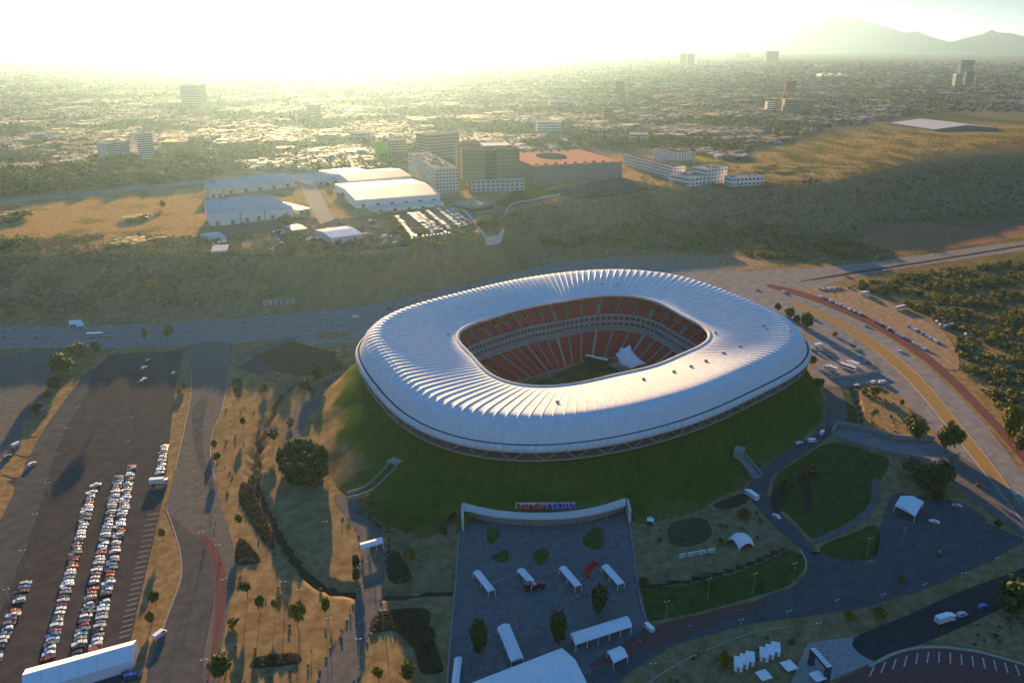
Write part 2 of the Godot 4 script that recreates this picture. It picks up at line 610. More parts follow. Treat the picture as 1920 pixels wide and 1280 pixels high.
# ---------------------------------------------------------------- roads, car parks, lawns
func site() -> void:
	# ring road behind the stadium and the boulevard to the right
	sheet("road", [-260, 618, 0, 614, 150, 612, 300, 606, 430, 597, 560, 586, 700, 568, 800, 547, 900, 522, 1040, 492, 1150, 482, 1290, 496, 1400, 508, 1430, 530, 1380, 540, 1260, 520, 1120, 512, 980, 530, 860, 560, 760, 590, 700, 612, 668, 640, 610, 648, 540, 636, 470, 640, 430, 645, 345, 648, 200, 652, 130, 652, 0, 652, -260, 655], 1, M.road, "grey ring road along the foot of the scarp behind the stadium", false)
	sheet("road", [1380, 520, 1450, 505, 1560, 500, 1700, 482, 1800, 468, 1920, 452, 2100, 430, 2100, 446, 1920, 470, 1800, 487, 1700, 502, 1600, 520, 1520, 545, 1440, 560], 2, M.road, "grey avenue leaving the junction towards the brown field")
	sheet("boulevard", [1370, 515, 1440, 535, 1520, 562, 1590, 592, 1660, 630, 1730, 680, 1800, 745, 1860, 810, 1920, 890, 2000, 1010, 2080, 1130, 2080, 1330, 1990, 1200, 1920, 1000, 1860, 925, 1790, 845, 1740, 795, 1690, 745, 1640, 715, 1580, 690, 1530, 640, 1470, 600, 1400, 560, 1340, 540], 3, M.road, "wide sunlit boulevard curving past the stadium's right side")
	sheet("pavement", [1150, 484, 1240, 478, 1370, 480, 1440, 495, 1400, 506, 1300, 498, 1200, 494], 2, M.dirt, "strip of bare tan earth above the ring road", true)
	sheet("median", [1490, 572, 1560, 606, 1620, 642, 1680, 690, 1730, 742, 1790, 815, 1850, 890, 1920, 980, 1990, 1090, 2000, 1085, 1920, 955, 1860, 870, 1800, 795, 1745, 728, 1695, 680, 1630, 632, 1565, 597, 1500, 568], 4.5, M.median, "golden dry planted median of the curving boulevard")
	kerb([1490, 573, 1560, 607, 1620, 643, 1680, 691, 1730, 743, 1790, 816, 1850, 891, 1920, 982, 1990, 1092], "pale kerb along the near side of the boulevard median", 0.5, 0.25)
	kerb([1500, 567, 1565, 596, 1630, 631, 1695, 679, 1745, 727, 1800, 794, 1860, 869, 1920, 954], "pale kerb along the far side of the boulevard median", 0.5, 0.25)
	sheet("pavement", [1445, 540, 1520, 562, 1600, 594, 1670, 632, 1740, 682, 1805, 742, 1860, 800, 1920, 868, 2000, 970, 2020, 960, 1925, 850, 1865, 785, 1812, 730, 1748, 670, 1676, 622, 1606, 584, 1525, 553, 1450, 534], 5, M.redpave, "reddish pavement along the outer edge of the boulevard")
	sheet("car_park", [1500, 545, 1580, 538, 1640, 555, 1700, 585, 1760, 615, 1790, 650, 1800, 690, 1770, 690, 1740, 668, 1690, 632, 1620, 590, 1540, 560], 4, M.dirt, "dusty earth car park beside the boulevard")
	sheet("field", [1596, 470, 1645, 428, 1700, 412, 1800, 424, 1920, 418, 2060, 412, 2060, 425, 1920, 444, 1700, 476], 1, M.redfield, "bare reddish-brown field above the avenue")
	sheet("median", [1500, 528, 1600, 510, 1750, 487, 1920, 459, 2060, 437, 2060, 439, 1920, 462, 1750, 490, 1600, 514], 4, M.soil, "dark narrow median of the avenue")
	kerb([1580, 722, 1620, 735, 1665, 745, 1700, 775, 1735, 805], "rough stone edge of the triangular dry garden")
	# left car park and lanes
	sheet("car_park", [205, 664, 345, 657, 338, 700, 328, 760, 320, 830, 312, 900, 290, 1000, 262, 1120, 225, 1290, 170, 1500, -700, 1500, -400, 1150, -150, 960, 20, 900, 60, 850, 100, 790, 150, 720], 1, M.asphalt, "large brown asphalt car park with rows of parked cars", false)
	sheet("lane", [150, 712, 175, 690, 160, 740, 125, 800, 100, 860, 80, 930, 50, 1020, 10, 1120, -60, 1250, -300, 1250, -100, 1060, 0, 950, 40, 880, 85, 800], 2, M.lane, "bluish grey lane along the left side of the car park")
	sheet("lane", [-200, 690, 0, 668, 60, 656, 128, 655, 110, 680, 96, 700, 60, 775, 20, 850, -60, 940, -300, 950], 1.4, M.paving, "pale service road at the far left")
	for q in [["square dry grass island with a white van at its corner", [42, 792, 54, 789, 78, 792, 80, 800, 68, 818, 52, 818, 40, 810]], ["square dry grass island between two openings of the lane", [38, 828, 48, 826, 62, 832, 62, 842, 50, 856, 30, 852, 24, 846]], ["rounded dry grass island with a worn middle", [8, 886, 30, 866, 42, 868, 46, 874, 38, 892, 28, 896, 6, 890]], ["long dry grass island at the end of the lane", [-60, 920, -10, 902, 16, 906, 26, 916, 22, 930, 0, 975, -40, 1060, -140, 1100]]]:
		sheet("traffic_island", q[1], 4, M.dry, q[0])
	sheet("verge", [345, 662, 356, 690, 357, 730, 344, 800, 326, 880, 316, 930, 308, 960, 330, 1010, 338, 1050, 336, 1090, 318, 1140, 300, 1190, 280, 1240, 268, 1300, 240, 1300, 260, 1200, 285, 1090, 296, 1000, 306, 940, 312, 880, 320, 800, 330, 720], 3, M.dry, "strip of dry grass between car park and curved drive")
	sheet("drive", [345, 650, 430, 642, 428, 700, 416, 760, 398, 810, 394, 850, 402, 900, 418, 960, 436, 1020, 438, 1060, 430, 1130, 415, 1210, 400, 1300, 268, 1300, 300, 1190, 336, 1090, 338, 1050, 330, 1010, 310, 955, 318, 920, 345, 800, 358, 730, 356, 690], 2, M.paving, "curved paved drive between car park and park")
	kerb([357, 690, 358, 735, 345, 805, 328, 880], "pale kerb on the upper part of the car park verge")
	kerb([311, 955, 331, 1010, 339, 1050, 337, 1090, 319, 1140, 301, 1190], "pale kerb bulging round the lower car park verge")
	kerb([430, 680, 418, 760, 399, 808, 394, 850, 402, 902], "pale kerb along the park side of the curved drive")
	sheet("crossing", [372, 1005, 392, 1010, 412, 1040, 422, 1080, 420, 1140, 408, 1210, 394, 1270, 388, 1270, 398, 1200, 404, 1130, 402, 1080, 394, 1045], 3.4, M.redpave, "faded red paved band along the curved drive")
	for i in 24:
		var f := i / 23.0
		var a := at(lerpf(297, 243, f), lerpf(962, 1190, f))
		var b := at(lerpf(275, 222, f), lerpf(965, 1196, f))
		var g := Geo.new()
		g.strip(PackedVector3Array([a, b]), 0.3, 0.05, 0.08)
		tag(solo("bay_marking", g.mesh(), M.paint), "white painted bay line on the empty edge of the car park", "", "", "structure")
	# dark garden squares under the scarp
	sheet("garden", [470, 668, 545, 640, 625, 660, 640, 690, 560, 706, 500, 690], 1, M.field, "dark rectangular garden plot behind the park", false)
	sheet("garden", [440, 690, 470, 672, 525, 690, 490, 704], 1.5, M.lane, "small paved plot beside the dark garden", false)
	sheet("path", [430, 668, 540, 632, 560, 634, 450, 676], 2, M.paving, "slanting footpath above the garden plots", false)
	sheet("traffic_island", [585, 628, 610, 622, 655, 622, 645, 632, 610, 636], 3, M.dry, "lens-shaped island in the ring road")
	# park paths
	sheet("path", [548, 770, 570, 735, 600, 715, 625, 722, 600, 760, 575, 790, 560, 830, 555, 860, 540, 860, 530, 830], 1, M.paving, "light path between the ditch and the slope")
	sheet("path", [625, 930, 660, 930, 700, 970, 716, 1000, 722, 1050, 716, 1110, 700, 1170, 680, 1215, 665, 1290, 590, 1300, 620, 1220, 655, 1160, 675, 1100, 678, 1050, 670, 1000, 645, 965], 2, M.paving, "grey park path running down through the gate")
	sheet("path", [605, 715, 640, 700, 668, 694, 690, 700, 660, 722, 625, 735], 1, M.paving, "path stub under the trees beside the roof")
	for q in [["long leaf-shaped bed of dark low plants", [452, 905, 468, 912, 495, 965, 514, 1015, 510, 1031, 490, 1010, 462, 965, 447, 935]], ["triangular bed of dark low plants", [447, 1011, 458, 1012, 487, 1045, 480, 1056, 443, 1057, 441, 1030]], ["curved bed of brown plants sweeping beside the path", [712, 1148, 800, 1142, 805, 1180, 822, 1225, 830, 1258, 790, 1260, 775, 1215, 740, 1182, 694, 1186]], ["narrow bed of brown plants with an upright edge", [475, 1236, 500, 1228, 555, 1225, 558, 1243, 475, 1252]], ["slender bed of brown plants at the drive edge", [437, 712, 452, 712, 454, 740, 442, 744, 436, 728]], ["bed of small brown plants near the park gate", [722, 1035, 745, 1035, 770, 1075, 760, 1092, 730, 1088]]]:
		sheet("planting_bed", q[1], 2.5, M.soil, q[0])
	# right side gardens
	sheet("lawn", [1190, 985, 1290, 950, 1400, 915, 1420, 940, 1450, 980, 1470, 1005, 1425, 1026, 1365, 1048, 1288, 1068, 1200, 1078], 0.6, M.dry, "thin shaded grass with stalls beside the plaza", false)
	sheet("lawn", [1202, 1104, 1290, 1096, 1375, 1075, 1435, 1052, 1480, 1030, 1506, 1040, 1512, 1065, 1480, 1098, 1400, 1123, 1300, 1150, 1215, 1165], 0.6, M.lawn, "shaded lawn below the long ditch", false)
	sheet("planting_bed", [1340, 945, 1395, 925, 1400, 942, 1360, 955], 1.4, M.soil, "dark flower bed above the stall lawn")
	sheet("planting_bed", [1445, 930, 1470, 905, 1482, 915, 1470, 950, 1455, 965], 2.4, M.soil, "dark shrub bed on the garden's left rim")
	sheet("planting_bed", [1495, 895, 1510, 890, 1522, 915, 1520, 950, 1508, 965, 1506, 930], 2.4, M.soil, "dark slender bed in the shaded garden")
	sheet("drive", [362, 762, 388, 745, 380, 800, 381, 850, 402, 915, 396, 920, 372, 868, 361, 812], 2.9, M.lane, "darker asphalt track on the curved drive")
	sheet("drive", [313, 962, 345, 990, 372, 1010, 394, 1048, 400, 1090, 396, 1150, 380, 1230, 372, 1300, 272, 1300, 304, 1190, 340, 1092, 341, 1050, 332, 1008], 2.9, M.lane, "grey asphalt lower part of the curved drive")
	sheet("field", [1255, 985, 1290, 972, 1325, 975, 1335, 1000, 1310, 1020, 1260, 1022], 1.4, M.field, "round dark practice patch on the shaded lawn")
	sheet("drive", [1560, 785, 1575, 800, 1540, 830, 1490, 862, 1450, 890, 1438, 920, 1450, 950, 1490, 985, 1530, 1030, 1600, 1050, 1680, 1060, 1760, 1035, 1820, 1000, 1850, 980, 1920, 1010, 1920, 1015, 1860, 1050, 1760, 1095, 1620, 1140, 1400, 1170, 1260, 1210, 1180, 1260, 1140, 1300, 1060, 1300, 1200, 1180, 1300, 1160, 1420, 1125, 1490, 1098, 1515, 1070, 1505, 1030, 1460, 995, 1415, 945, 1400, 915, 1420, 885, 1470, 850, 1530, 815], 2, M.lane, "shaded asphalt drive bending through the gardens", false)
	sheet("lawn", [1455, 895, 1500, 862, 1560, 830, 1640, 850, 1668, 865, 1650, 905, 1640, 950, 1580, 995, 1530, 1012, 1490, 975, 1452, 940], 1, M.lawn, "shaded garden lawn inside the bending drive")
	sheet("path", [1636, 900, 1650, 900, 1645, 950, 1600, 990, 1535, 1018, 1528, 1010, 1590, 980, 1630, 945], 2.6, M.paving, "narrow curving footpath through the shaded garden")
	sheet("lawn", [1540, 1025, 1600, 1000, 1640, 985, 1650, 1020, 1630, 1050, 1560, 1045], 3, M.lawn, "wedge of lawn at the fork of the drive")
	sheet("car_park", [1660, 960, 1680, 925, 1740, 935, 1790, 940, 1850, 975, 1780, 1020, 1700, 1055, 1640, 1055, 1645, 1010], 3, M.lane, "asphalt yard with a white tent")
	sheet("verge", [1720, 1090, 1800, 1045, 1870, 985, 1900, 1005, 1820, 1050, 1700, 1095], 3.6, M.dry, "narrow dry verge between yard and sloping road")
	sheet("pavement", [1180, 1200, 1240, 1170, 1320, 1150, 1400, 1130, 1440, 1133, 1400, 1150, 1300, 1185, 1200, 1225, 1120, 1250, 1110, 1242], 3.2, M.redpave, "reddish paved crossing along the shaded drive")
	sheet("verge", [1190, 1290, 1300, 1225, 1400, 1190, 1500, 1178, 1520, 1195, 1450, 1240, 1380, 1290], 3, M.dry, "dry verge with cabins beside the shaded road")
	sheet("road", [1600, 1200, 1700, 1155, 1800, 1110, 1920, 1065, 2000, 1030, 2000, 1075, 1920, 1120, 1840, 1160, 1760, 1195, 1690, 1220, 1640, 1240], 4, M.fresh, "dark new asphalt road rising to the right")
	sheet("pavement", [1515, 1205, 1600, 1195, 1640, 1240, 1560, 1275, 1480, 1290, 1500, 1240], 4, M.concrete, "concrete forecourt beside the entrance arch", false)
	sheet("verge", [1740, 1200, 1800, 1165, 1920, 1120, 2000, 1120, 2000, 1260, 1920, 1240, 1830, 1215], 3, M.dry, "dry slope with scattered shrubs below the new road")
	sheet("car_park", [1560, 1290, 1600, 1262, 1680, 1225, 1740, 1214, 1830, 1222, 1940, 1252, 2040, 1290, 2040, 1380, 1500, 1380], 4.4, M.redpave, "reddish car park with white bay stripes")
	kerb([1630, 1250, 1680, 1225, 1740, 1214, 1830, 1222, 1940, 1252], "curved pale edge of the reddish car park", 1.2, 0.3)
	for i in 15:
		var f := i / 14.0
		var u := lerpf(1640, 1925, f)
		var v0 := 1216.0 + 46.0 * pow(absf(u - 1750) / 130.0, 1.5) * (0.75 if u < 1750 else 0.42)
		var g := Geo.new()
		g.strip(PackedVector3Array([at(u, v0 + 6), at(u + 9 - 18.0 * (1.0 - f), v0 + 26)]), 0.5, 0.22, 0.26)
		tag(solo("bay_marking", g.mesh(), M.paint), "white painted bay stripe on the reddish car park", "", "", "structure")
	kerb([1510, 1070, 1512, 1052, 1500, 1030], "pale kerb round the tip of the shaded lawn", 0.6, 0.2)
	kerb([1200, 1290, 1290, 1235, 1400, 1190, 1480, 1175], "pale kerb beside the cabins' verge", 0.5, 0.2)
	for d in ditches:                    # dark strip added along each ditch bottom so the ditch reads dark
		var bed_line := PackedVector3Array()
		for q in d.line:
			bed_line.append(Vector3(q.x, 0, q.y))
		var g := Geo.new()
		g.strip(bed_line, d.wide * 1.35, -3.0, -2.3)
		tag(solo("ditch_dark_strip", g.mesh(), M.soil), "dark strip along the bottom of a ditch", "", "", "structure")
	# right sunlit yard and garden
	sheet("yard", [1512, 640, 1560, 650, 1610, 680, 1660, 700, 1650, 712, 1580, 725, 1545, 720, 1515, 690], 4, M.road, "sunlit service yard with lorries beside the roof")
	sheet("lawn", [1568, 730, 1585, 732, 1605, 770, 1610, 800, 1595, 800, 1575, 770], 2, M.lawn, "bright strip of lawn beside the sunlit ditch")
	sheet("garden", [1612, 728, 1650, 722, 1690, 755, 1730, 800, 1735, 822, 1690, 825, 1640, 812, 1620, 800, 1622, 770], 4.4, M.dry, "triangular dry garden beside the boulevard")
	sheet("pavement", [1545, 700, 1575, 725, 1590, 780, 1570, 800, 1550, 790, 1555, 750], 3, M.paving, "pavement between the grass slope and the ditch")
	sheet("pavement", [1740, 835, 1800, 855, 1900, 925, 1960, 1000, 1930, 1010, 1850, 955, 1790, 905, 1760, 870], 5.4, M.paving, "sunlit pavement of the lower boulevard")


# ---------------------------------------------------------------- stadium shell
func roof_y(s: float) -> float:
	var k := [0.0, 32.8, 0.2, 34.7, 0.4, 36.5, 0.6, 38.0, 0.74, 38.8, 0.83, 38.8, 0.89, 37.7, 0.94, 35.5, 0.975, 32.4, 1.0, 28.6]
	for i in range(0, k.size() - 2, 2):
		if s <= k[i + 2]:
			var span: float = k[i + 2] - k[i]
			var p0: float = k[i - 1] if i > 0 else k[1] - 1.9
			var t0: float = k[i - 2] - k[i] if i > 0 else -0.2
			var p3: float = k[i + 5] if i + 5 < k.size() else k[i + 3] - 3.8
			var t3: float = k[i + 4] - k[i] if i + 5 < k.size() else span + 0.025
			return cubic_interpolate_in_time(k[i + 1], k[i + 3], p0, p3, (s - k[i]) / span, span, t0, t3)
	return k[k.size() - 1]

func roof_point(a: float, s: float, lift := 0.0) -> Vector3:
	return polar(a, lerpf(r_in(a) + 2.0, r_out(a) - 2.6, s), roof_y(s) + lift)

func ring(prof: Array, n := 240, a0 := 0.0, a1 := TAU) -> Geo:   # prof: [r_in weight base, offset, y] sections swept round the plan
	var g := Geo.new()
	for i in n:
		var a := lerpf(a0, a1, float(i) / n)
		var b := lerpf(a0, a1, float(i + 1) / n)
		for k in prof.size() - 1:
			var p: Array = prof[k]
			var q: Array = prof[k + 1]
			g.quad(polar(a, radius(p, a), p[2]), polar(b, radius(p, b), p[2]), polar(b, radius(q, b), q[2]), polar(a, radius(q, a), q[2]))
	return g

func radius(p: Array, a: float) -> float:
	return (r_in(a) if p[0] == "in" else r_out(a)) + p[1]

func stadium() -> void:
	# grass slope
	var g := Geo.new()
	var n := 360
	var m := 26
	var rows := []
	for j in m + 1:
		var s := float(j) / m
		var row := []
		for i in n:
			var a := TAU * i / n
			var foot := hill_base(a)
			var r := lerpf(r_out(a) - 5.0, foot.x, s)
			var y := lerpf(foot.y, 20.2, pow(1.0 - s, 1.18)) - 0.25 * s
			var p := polar(a, r, y)
			p.y += sin(s * PI) * 0.6 * noise2.get_noise_2d(p.x, p.z)
			row.append(p)
		rows.append(row)
	var green := Color(0.05, 0.105, 0.012)
	var straw := Color(0.3, 0.208, 0.1)
	for j in m:
		for i in n:
			var a := TAU * (i + 0.5) / n
			var p: Vector3 = rows[j][i]
			var q := noise.get_noise_2d(p.x * 2.0, p.z * 2.0)
			var left := smoothstep(deg_to_rad(158), deg_to_rad(174), a + q * 0.3) * (1.0 - smoothstep(deg_to_rad(222), deg_to_rad(236), a + q * 0.3))
			var dry := clampf(left * smoothstep(0.42, 0.74, float(j) / m + q * 0.45) + smoothstep(0.78, 1.05, float(j) / m + q * 0.3) * 0.35, 0, 1)
			g.col = green.lerp(straw, dry).lerp(Color(0.1, 0.12, 0.02), smoothstep(0.0, 0.5, q) * 0.5)
			var k := (i + 1) % n
			g.quad(rows[j][i], rows[j + 1][i], rows[j + 1][k], rows[j][k])
	tag(solo("grass_slope", g.mesh(true), M.turf), "steep grass embankment rising round the stadium like a crater", "", "", "structure")

	var st := thing("football_stadium", "stadium with a huge white ring-shaped roof and red stands", "stadium", Transform3D(Basis(), Vector3.ZERO))
	# roof skin in radial panels with proud seams
	var count := 160
	var cross := [[0.0, 1.0], [0.014, 0.74], [0.035, 0.48], [0.08, 0.22], [0.18, 0.07], [0.5, 0.0], [0.82, 0.07], [0.92, 0.22], [0.965, 0.48], [0.986, 0.74], [1.0, 1.0]]
	for i in count:
		var p := Geo.new()
		var off := absf(angle_difference(TAU * (i + 0.5) / count, deg_to_rad(292.0)))
		var seam := lerpf(0.1, 0.62, smoothstep(deg_to_rad(22.0), deg_to_rad(58.0), off))     # flat membrane on the near straight, deep valleys round the ends
		var lines := []
		for j in 21:
			var s := j / 20.0
			var line := []
			for c in cross:
				line.append(roof_point(TAU * (i + c[0]) / count, s, c[1] * seam * (0.2 + 0.8 * pow(sin(PI * s), 0.5))))
			lines.append(line)
		for j in 20:
			for k in cross.size() - 1:
				p.quad(lines[j][k], lines[j + 1][k], lines[j + 1][k + 1], lines[j][k + 1])
		part("roof_panel", p.mesh(true), M.roof, st)
	part("gutter", ring([["out", -2.6, 28.6], ["out", -2.4, 27.9], ["out", -1.7, 27.9], ["out", -1.5, 28.5]]).mesh(), M.gutter, st)
	part("fascia", ring([["out", -1.5, 28.5], ["out", -0.5, 28.1], ["out", 0.3, 26.8], ["out", 0.2, 25.4], ["out", -0.8, 24.6], ["out", -3.0, 24.4]]).mesh(true), M.fascia, st)
	part("soffit", ring([["in", 1.0, 31.6], ["in", 22.0, 33.8], ["out", -26.0, 35.4], ["out", -8.0, 29.0], ["out", -3.0, 24.4]]).mesh(true), M.soffit, st)
	part("inner_rim", ring([["in", 2.0, 32.8], ["in", 1.7, 32.5], ["in", 1.4, 33.2], ["in", 0.2, 33.5], ["in", -0.8, 33.1], ["in", -1.0, 32.2], ["in", -0.4, 31.5], ["in", 1.0, 31.6]]).mesh(true), M.fascia, st)
	part("ring_beam", ring([["out", -1.6, 20.7], ["out", -1.0, 20.7], ["out", -1.0, 20.0], ["out", -1.8, 20.0], ["out", -1.6, 20.7]]).mesh(), M.steel_tan, st)
	part("concourse", ring([["out", -1.8, 20.3], ["out", -32.0, 20.5], ["out", -32.2, 35.4]]).mesh(), M.concrete, st)
	var legs := 60
	for i in legs:
		for k in [0, 1]:
			var a: float = TAU * (i + 0.5 * k) / legs
			var b: float = TAU * (i + 0.5 * (k + 1)) / legs
			var s := Geo.new()
			if k == 0:
				s.bar(polar(a, r_out(a) - 1.6, 20.4), polar(b, r_out(b) - 3.0, 25.0), 0.34, 0.34, 6)
			else:
				s.bar(polar(a, r_out(a) - 3.0, 25.0), polar(b, r_out(b) - 1.6, 20.4), 0.34, 0.34, 6)
			part("strut", s.mesh(), M.steel_tan, st)
	for q in [[1207, 712], [1264, 698], [1296, 688], [1324, 678], [1357, 663], [1388, 650], [1433, 612], [1437, 618], [1130, 533], [1158, 534], [1482, 622], [1342, 625], [1045, 755], [840, 627]]:
		var best := Vector3.ZERO
		var y := 38.0
		for k in 8:
			best = at(q[0], q[1], y)
			var d := best - CEN
			var a := atan2(-d.z, d.x)
			var s := (Vector2(d.x, d.z).length() - r_in(a) - 2.0) / (r_out(a) - r_in(a) - 4.6)
			y = roof_y(clampf(s, 0, 1))
		var b := Geo.new()
		b.box(Vector3.ZERO, Vector3(1.5, 0.9, 1.2), 0.4)
		b.box(Vector3(0, 0.9, 0), Vector3(1.9, 0.18, 1.6), 0.4)
		part("roof_vent", b.mesh(), M.wall_grey, st, Transform3D(Basis(), best + Vector3(0, -0.1, 0)))


# ---------------------------------------------------------------- stands and pitch
func tier(f: Array, t: Array, rows: int) -> Geo:     # stepped rows between two rings
	var prof := []
	for i in rows:
		var k := float(i) / rows
		var k1 := float(i + 1) / rows
		prof.append(["in", lerpf(f[0], t[0], k), lerpf(f[1], t[1], k1)])
		prof.append(["in", lerpf(f[0], t[0], k1), lerpf(f[1], t[1], k1)])
	return ring(prof, 144)

func stadium_inside() -> void:
	var st: Node3D = get_node("football_stadium")
	var lo0 := [-30.0, -6.8]
	var lo1 := [-5.0, 6.4]
	var up0 := [0.0, 18.0]
	var up1 := [24.0, 31.0]
	var low := part("lower_stand", tier(lo0, lo1, 24).mesh(), M.seat, st)
	part("front_wall", ring([["in", -30.4, -8.2], ["in", -30.4, -6.0], ["in", -30.0, -6.0], ["in", -30.0, -6.8]], 144).mesh(), M.concrete, st)
	var band := part("suite_front", ring([["in", -5.0, 6.4], ["in", -4.4, 7.0], ["in", -2.6, 7.0], ["in", -2.6, 8.2], ["in", -3.6, 8.2], ["in", -3.6, 9.2], ["in", -0.6, 9.2], ["in", -0.6, 12.0], ["in", -2.8, 12.0], ["in", -2.8, 13.2], ["in", 0.2, 13.2], ["in", 0.2, 16.4], ["in", -1.2, 16.4], ["in", -1.2, 17.8], ["in", 0.0, 18.0]], 144).mesh(), M.suite, st)
	var upper := part("upper_stand", tier(up0, up1, 22).mesh(), M.seat, st)
	part("back_wall", ring([["in", 24.0, 31.0], ["in", 24.2, 34.2]], 144).mesh(), M.concrete, st)
	for level in [[-0.75, 9.4, 2.4], [0.05, 13.4, 2.6]]:
		for i in 132:
			var a := TAU * (i + 0.15) / 132
			var b := TAU * (i + 0.85) / 132
			var g := Geo.new()
			var r0: float = level[0]
			g.quad(polar(a, r_in(a) + r0, level[1]), polar(b, r_in(b) + r0, level[1]), polar(b, r_in(b) + r0, level[1] + level[2]), polar(a, r_in(a) + r0, level[1] + level[2]))
			part("suite_window", g.mesh(), M.glass, band)
	for i in 44:                                  # aisles
		var a := TAU * (i + 0.5) / 44
		for lev in [[low, lo0, lo1], [upper, up0, up1]]:
			var g := Geo.new()
			var da := 0.007 if i % 3 else 0.013
			for k in 12:
				var f := k / 12.0
				var h := (k + 1) / 12.0
				var o0 := lerpf(lev[1][0], lev[2][0], f)
				var o1 := lerpf(lev[1][0], lev[2][0], h)
				var y0 := lerpf(lev[1][1], lev[2][1], f) + 0.75
				var y1 := lerpf(lev[1][1], lev[2][1], h) + 0.75
				g.quad(polar(a - da, r_in(a) + o0, y0), polar(a + da, r_in(a) + o0, y0), polar(a + da, r_in(a) + o1, y1), polar(a - da, r_in(a) + o1, y1))
			part("aisle", g.mesh(), M.concrete if i % 3 else M.suite, lev[0])
	for i in 44:                                  # exits in the upper stand
		var a := TAU * (i + 0.5) / 44
		var r := r_in(a)
		var v := Node3D.new()
		v.name = "exit"
		upper.add_child(v, true)
		v.transform = Transform3D(Basis(Vector3.UP, a - PI / 2), polar(a, r + 7.0, 21.4))
		var w := Geo.new()
		w.box(Vector3(-1.9, 0, 0), Vector3(0.45, 2.8, 5.0))
		w.box(Vector3(1.9, 0, 0), Vector3(0.45, 2.8, 5.0))
		part("exit_wall", w.mesh(), M.concrete, v)
		var d := Geo.new()
		d.box(Vector3(0, 2.5, -0.7), Vector3(3.35, 0.3, 3.6))
		part("exit_roof", d.mesh(), M.concrete, v)
	# pitch
	var ax := deg_to_rad(44.0)
	var line := PackedVector3Array()
	for i in 72:
		var a := TAU * i / 72
		line.append(polar(a, r_in(a) - 30.2, 0))
	var apron := Geo.new()
	apron.prism(line, -9.0, -8.1)
	tag(solo("pitch_surround", apron.mesh(), M.field), "dark running strip round the football pitch", "", "", "structure")
	var basis := Basis(Vector3.UP, ax)
	var p := Geo.new()
	for i in 12:
		p.col = Color(0.03, 0.075, 0.018) if i % 2 else Color(0.038, 0.09, 0.022)
		p.box(Vector3(-46.75 + 8.5 * i, -0.1, 0), Vector3(8.5, 0.1, 66))
	tag(solo("pitch", p.mesh(), M.turf, Transform3D(basis, CEN + Vector3(0, -7.98, 0))), "dark green football pitch inside the stadium", "", "", "structure")
	var l := Geo.new()
	for s in [-1.0, 1.0]:
		l.box(Vector3(0, 0, 33 * s), Vector3(102, 0.03, 0.3))
		l.box(Vector3(51 * s, 0, 0), Vector3(0.3, 0.03, 66.6))
	l.box(Vector3(0, 0, 0), Vector3(0.3, 0.03, 65.6))
	tag(solo("pitch_marking", l.mesh(), M.paint, Transform3D(basis, CEN + Vector3(0, -7.95, 0))), "white boundary and halfway lines on the pitch", "", "", "structure")
	# concert stage at the far end
	var where := at(1180, 684, -8.0)
	var sg := thing("concert_stage", "stage under a pale tensioned canopy inside the stadium", "stage", Transform3D(Basis(), where))
	var c := Geo.new()
	var out := [[1154, 663, 6.0], [1163, 652, 11.0], [1181, 646, 15.0], [1190, 663, 9.0], [1212, 681, 5.0], [1184, 691, 4.0], [1163, 683, 4.0]]
	var mid := at(1180, 670, 6.5) - where
	for i in 7:
		var a: Array = out[i]
		var b: Array = out[(i + 1) % 7]
		var pa := at(a[0], a[1], a[2] - 4.0) - where
		var pb := at(b[0], b[1], b[2] - 4.0) - where
		var h := (pa + pb) * 0.5 + (mid - (pa + pb) * 0.5) * 0.1 + Vector3(0, -0.4, 0)
		c.tri(mid, h, pa)
		c.tri(mid, pb, h)
		var q := Geo.new()
		q.bar(Vector3(pa.x, -0.3, pa.z), pa, 0.25)
		part("mast", q.mesh(), M.pole, sg)
	part("canopy", c.mesh(true), M.canvas, sg)
	var fl := Geo.new()
	fl.box(Vector3(0, 0, 0), Vector3(26, 1.6, 14), 0.75)
	part("stage_floor", fl.mesh(), M.concrete, sg)
	var w2 := at(1118, 690, -8.0)
	var tw := thing("lighting_tower", "dark scaffold block with a pale top edge on the pitch", "scaffold", Transform3D(Basis(Vector3.UP, -0.6), w2))
	var d := Geo.new()
	for x in 5:
		for z in 3:
			d.bar(Vector3(-8 + 4 * x, 0, -3 + 3 * z), Vector3(-8 + 4 * x, 8, -3 + 3 * z), 0.18)
	for y in [0.5, 3.0, 5.5]:
		d.box(Vector3(0, y, 0), Vector3(16.4, 0.3, 6.4))
	part("scaffold_frame", d.mesh(), M.dark, tw)
	var d2 := Geo.new()
	d2.box(Vector3(0, 8, 0), Vector3(17.5, 0.5, 2.2))
	part("cover", d2.mesh(), M.canvas, tw)
	var d3 := Geo.new()
	d3.box(Vector3(0, 0.8, -1.6), Vector3(16.0, 6.6, 2.6))
	part("drape", d3.mesh(), M.dark, tw)


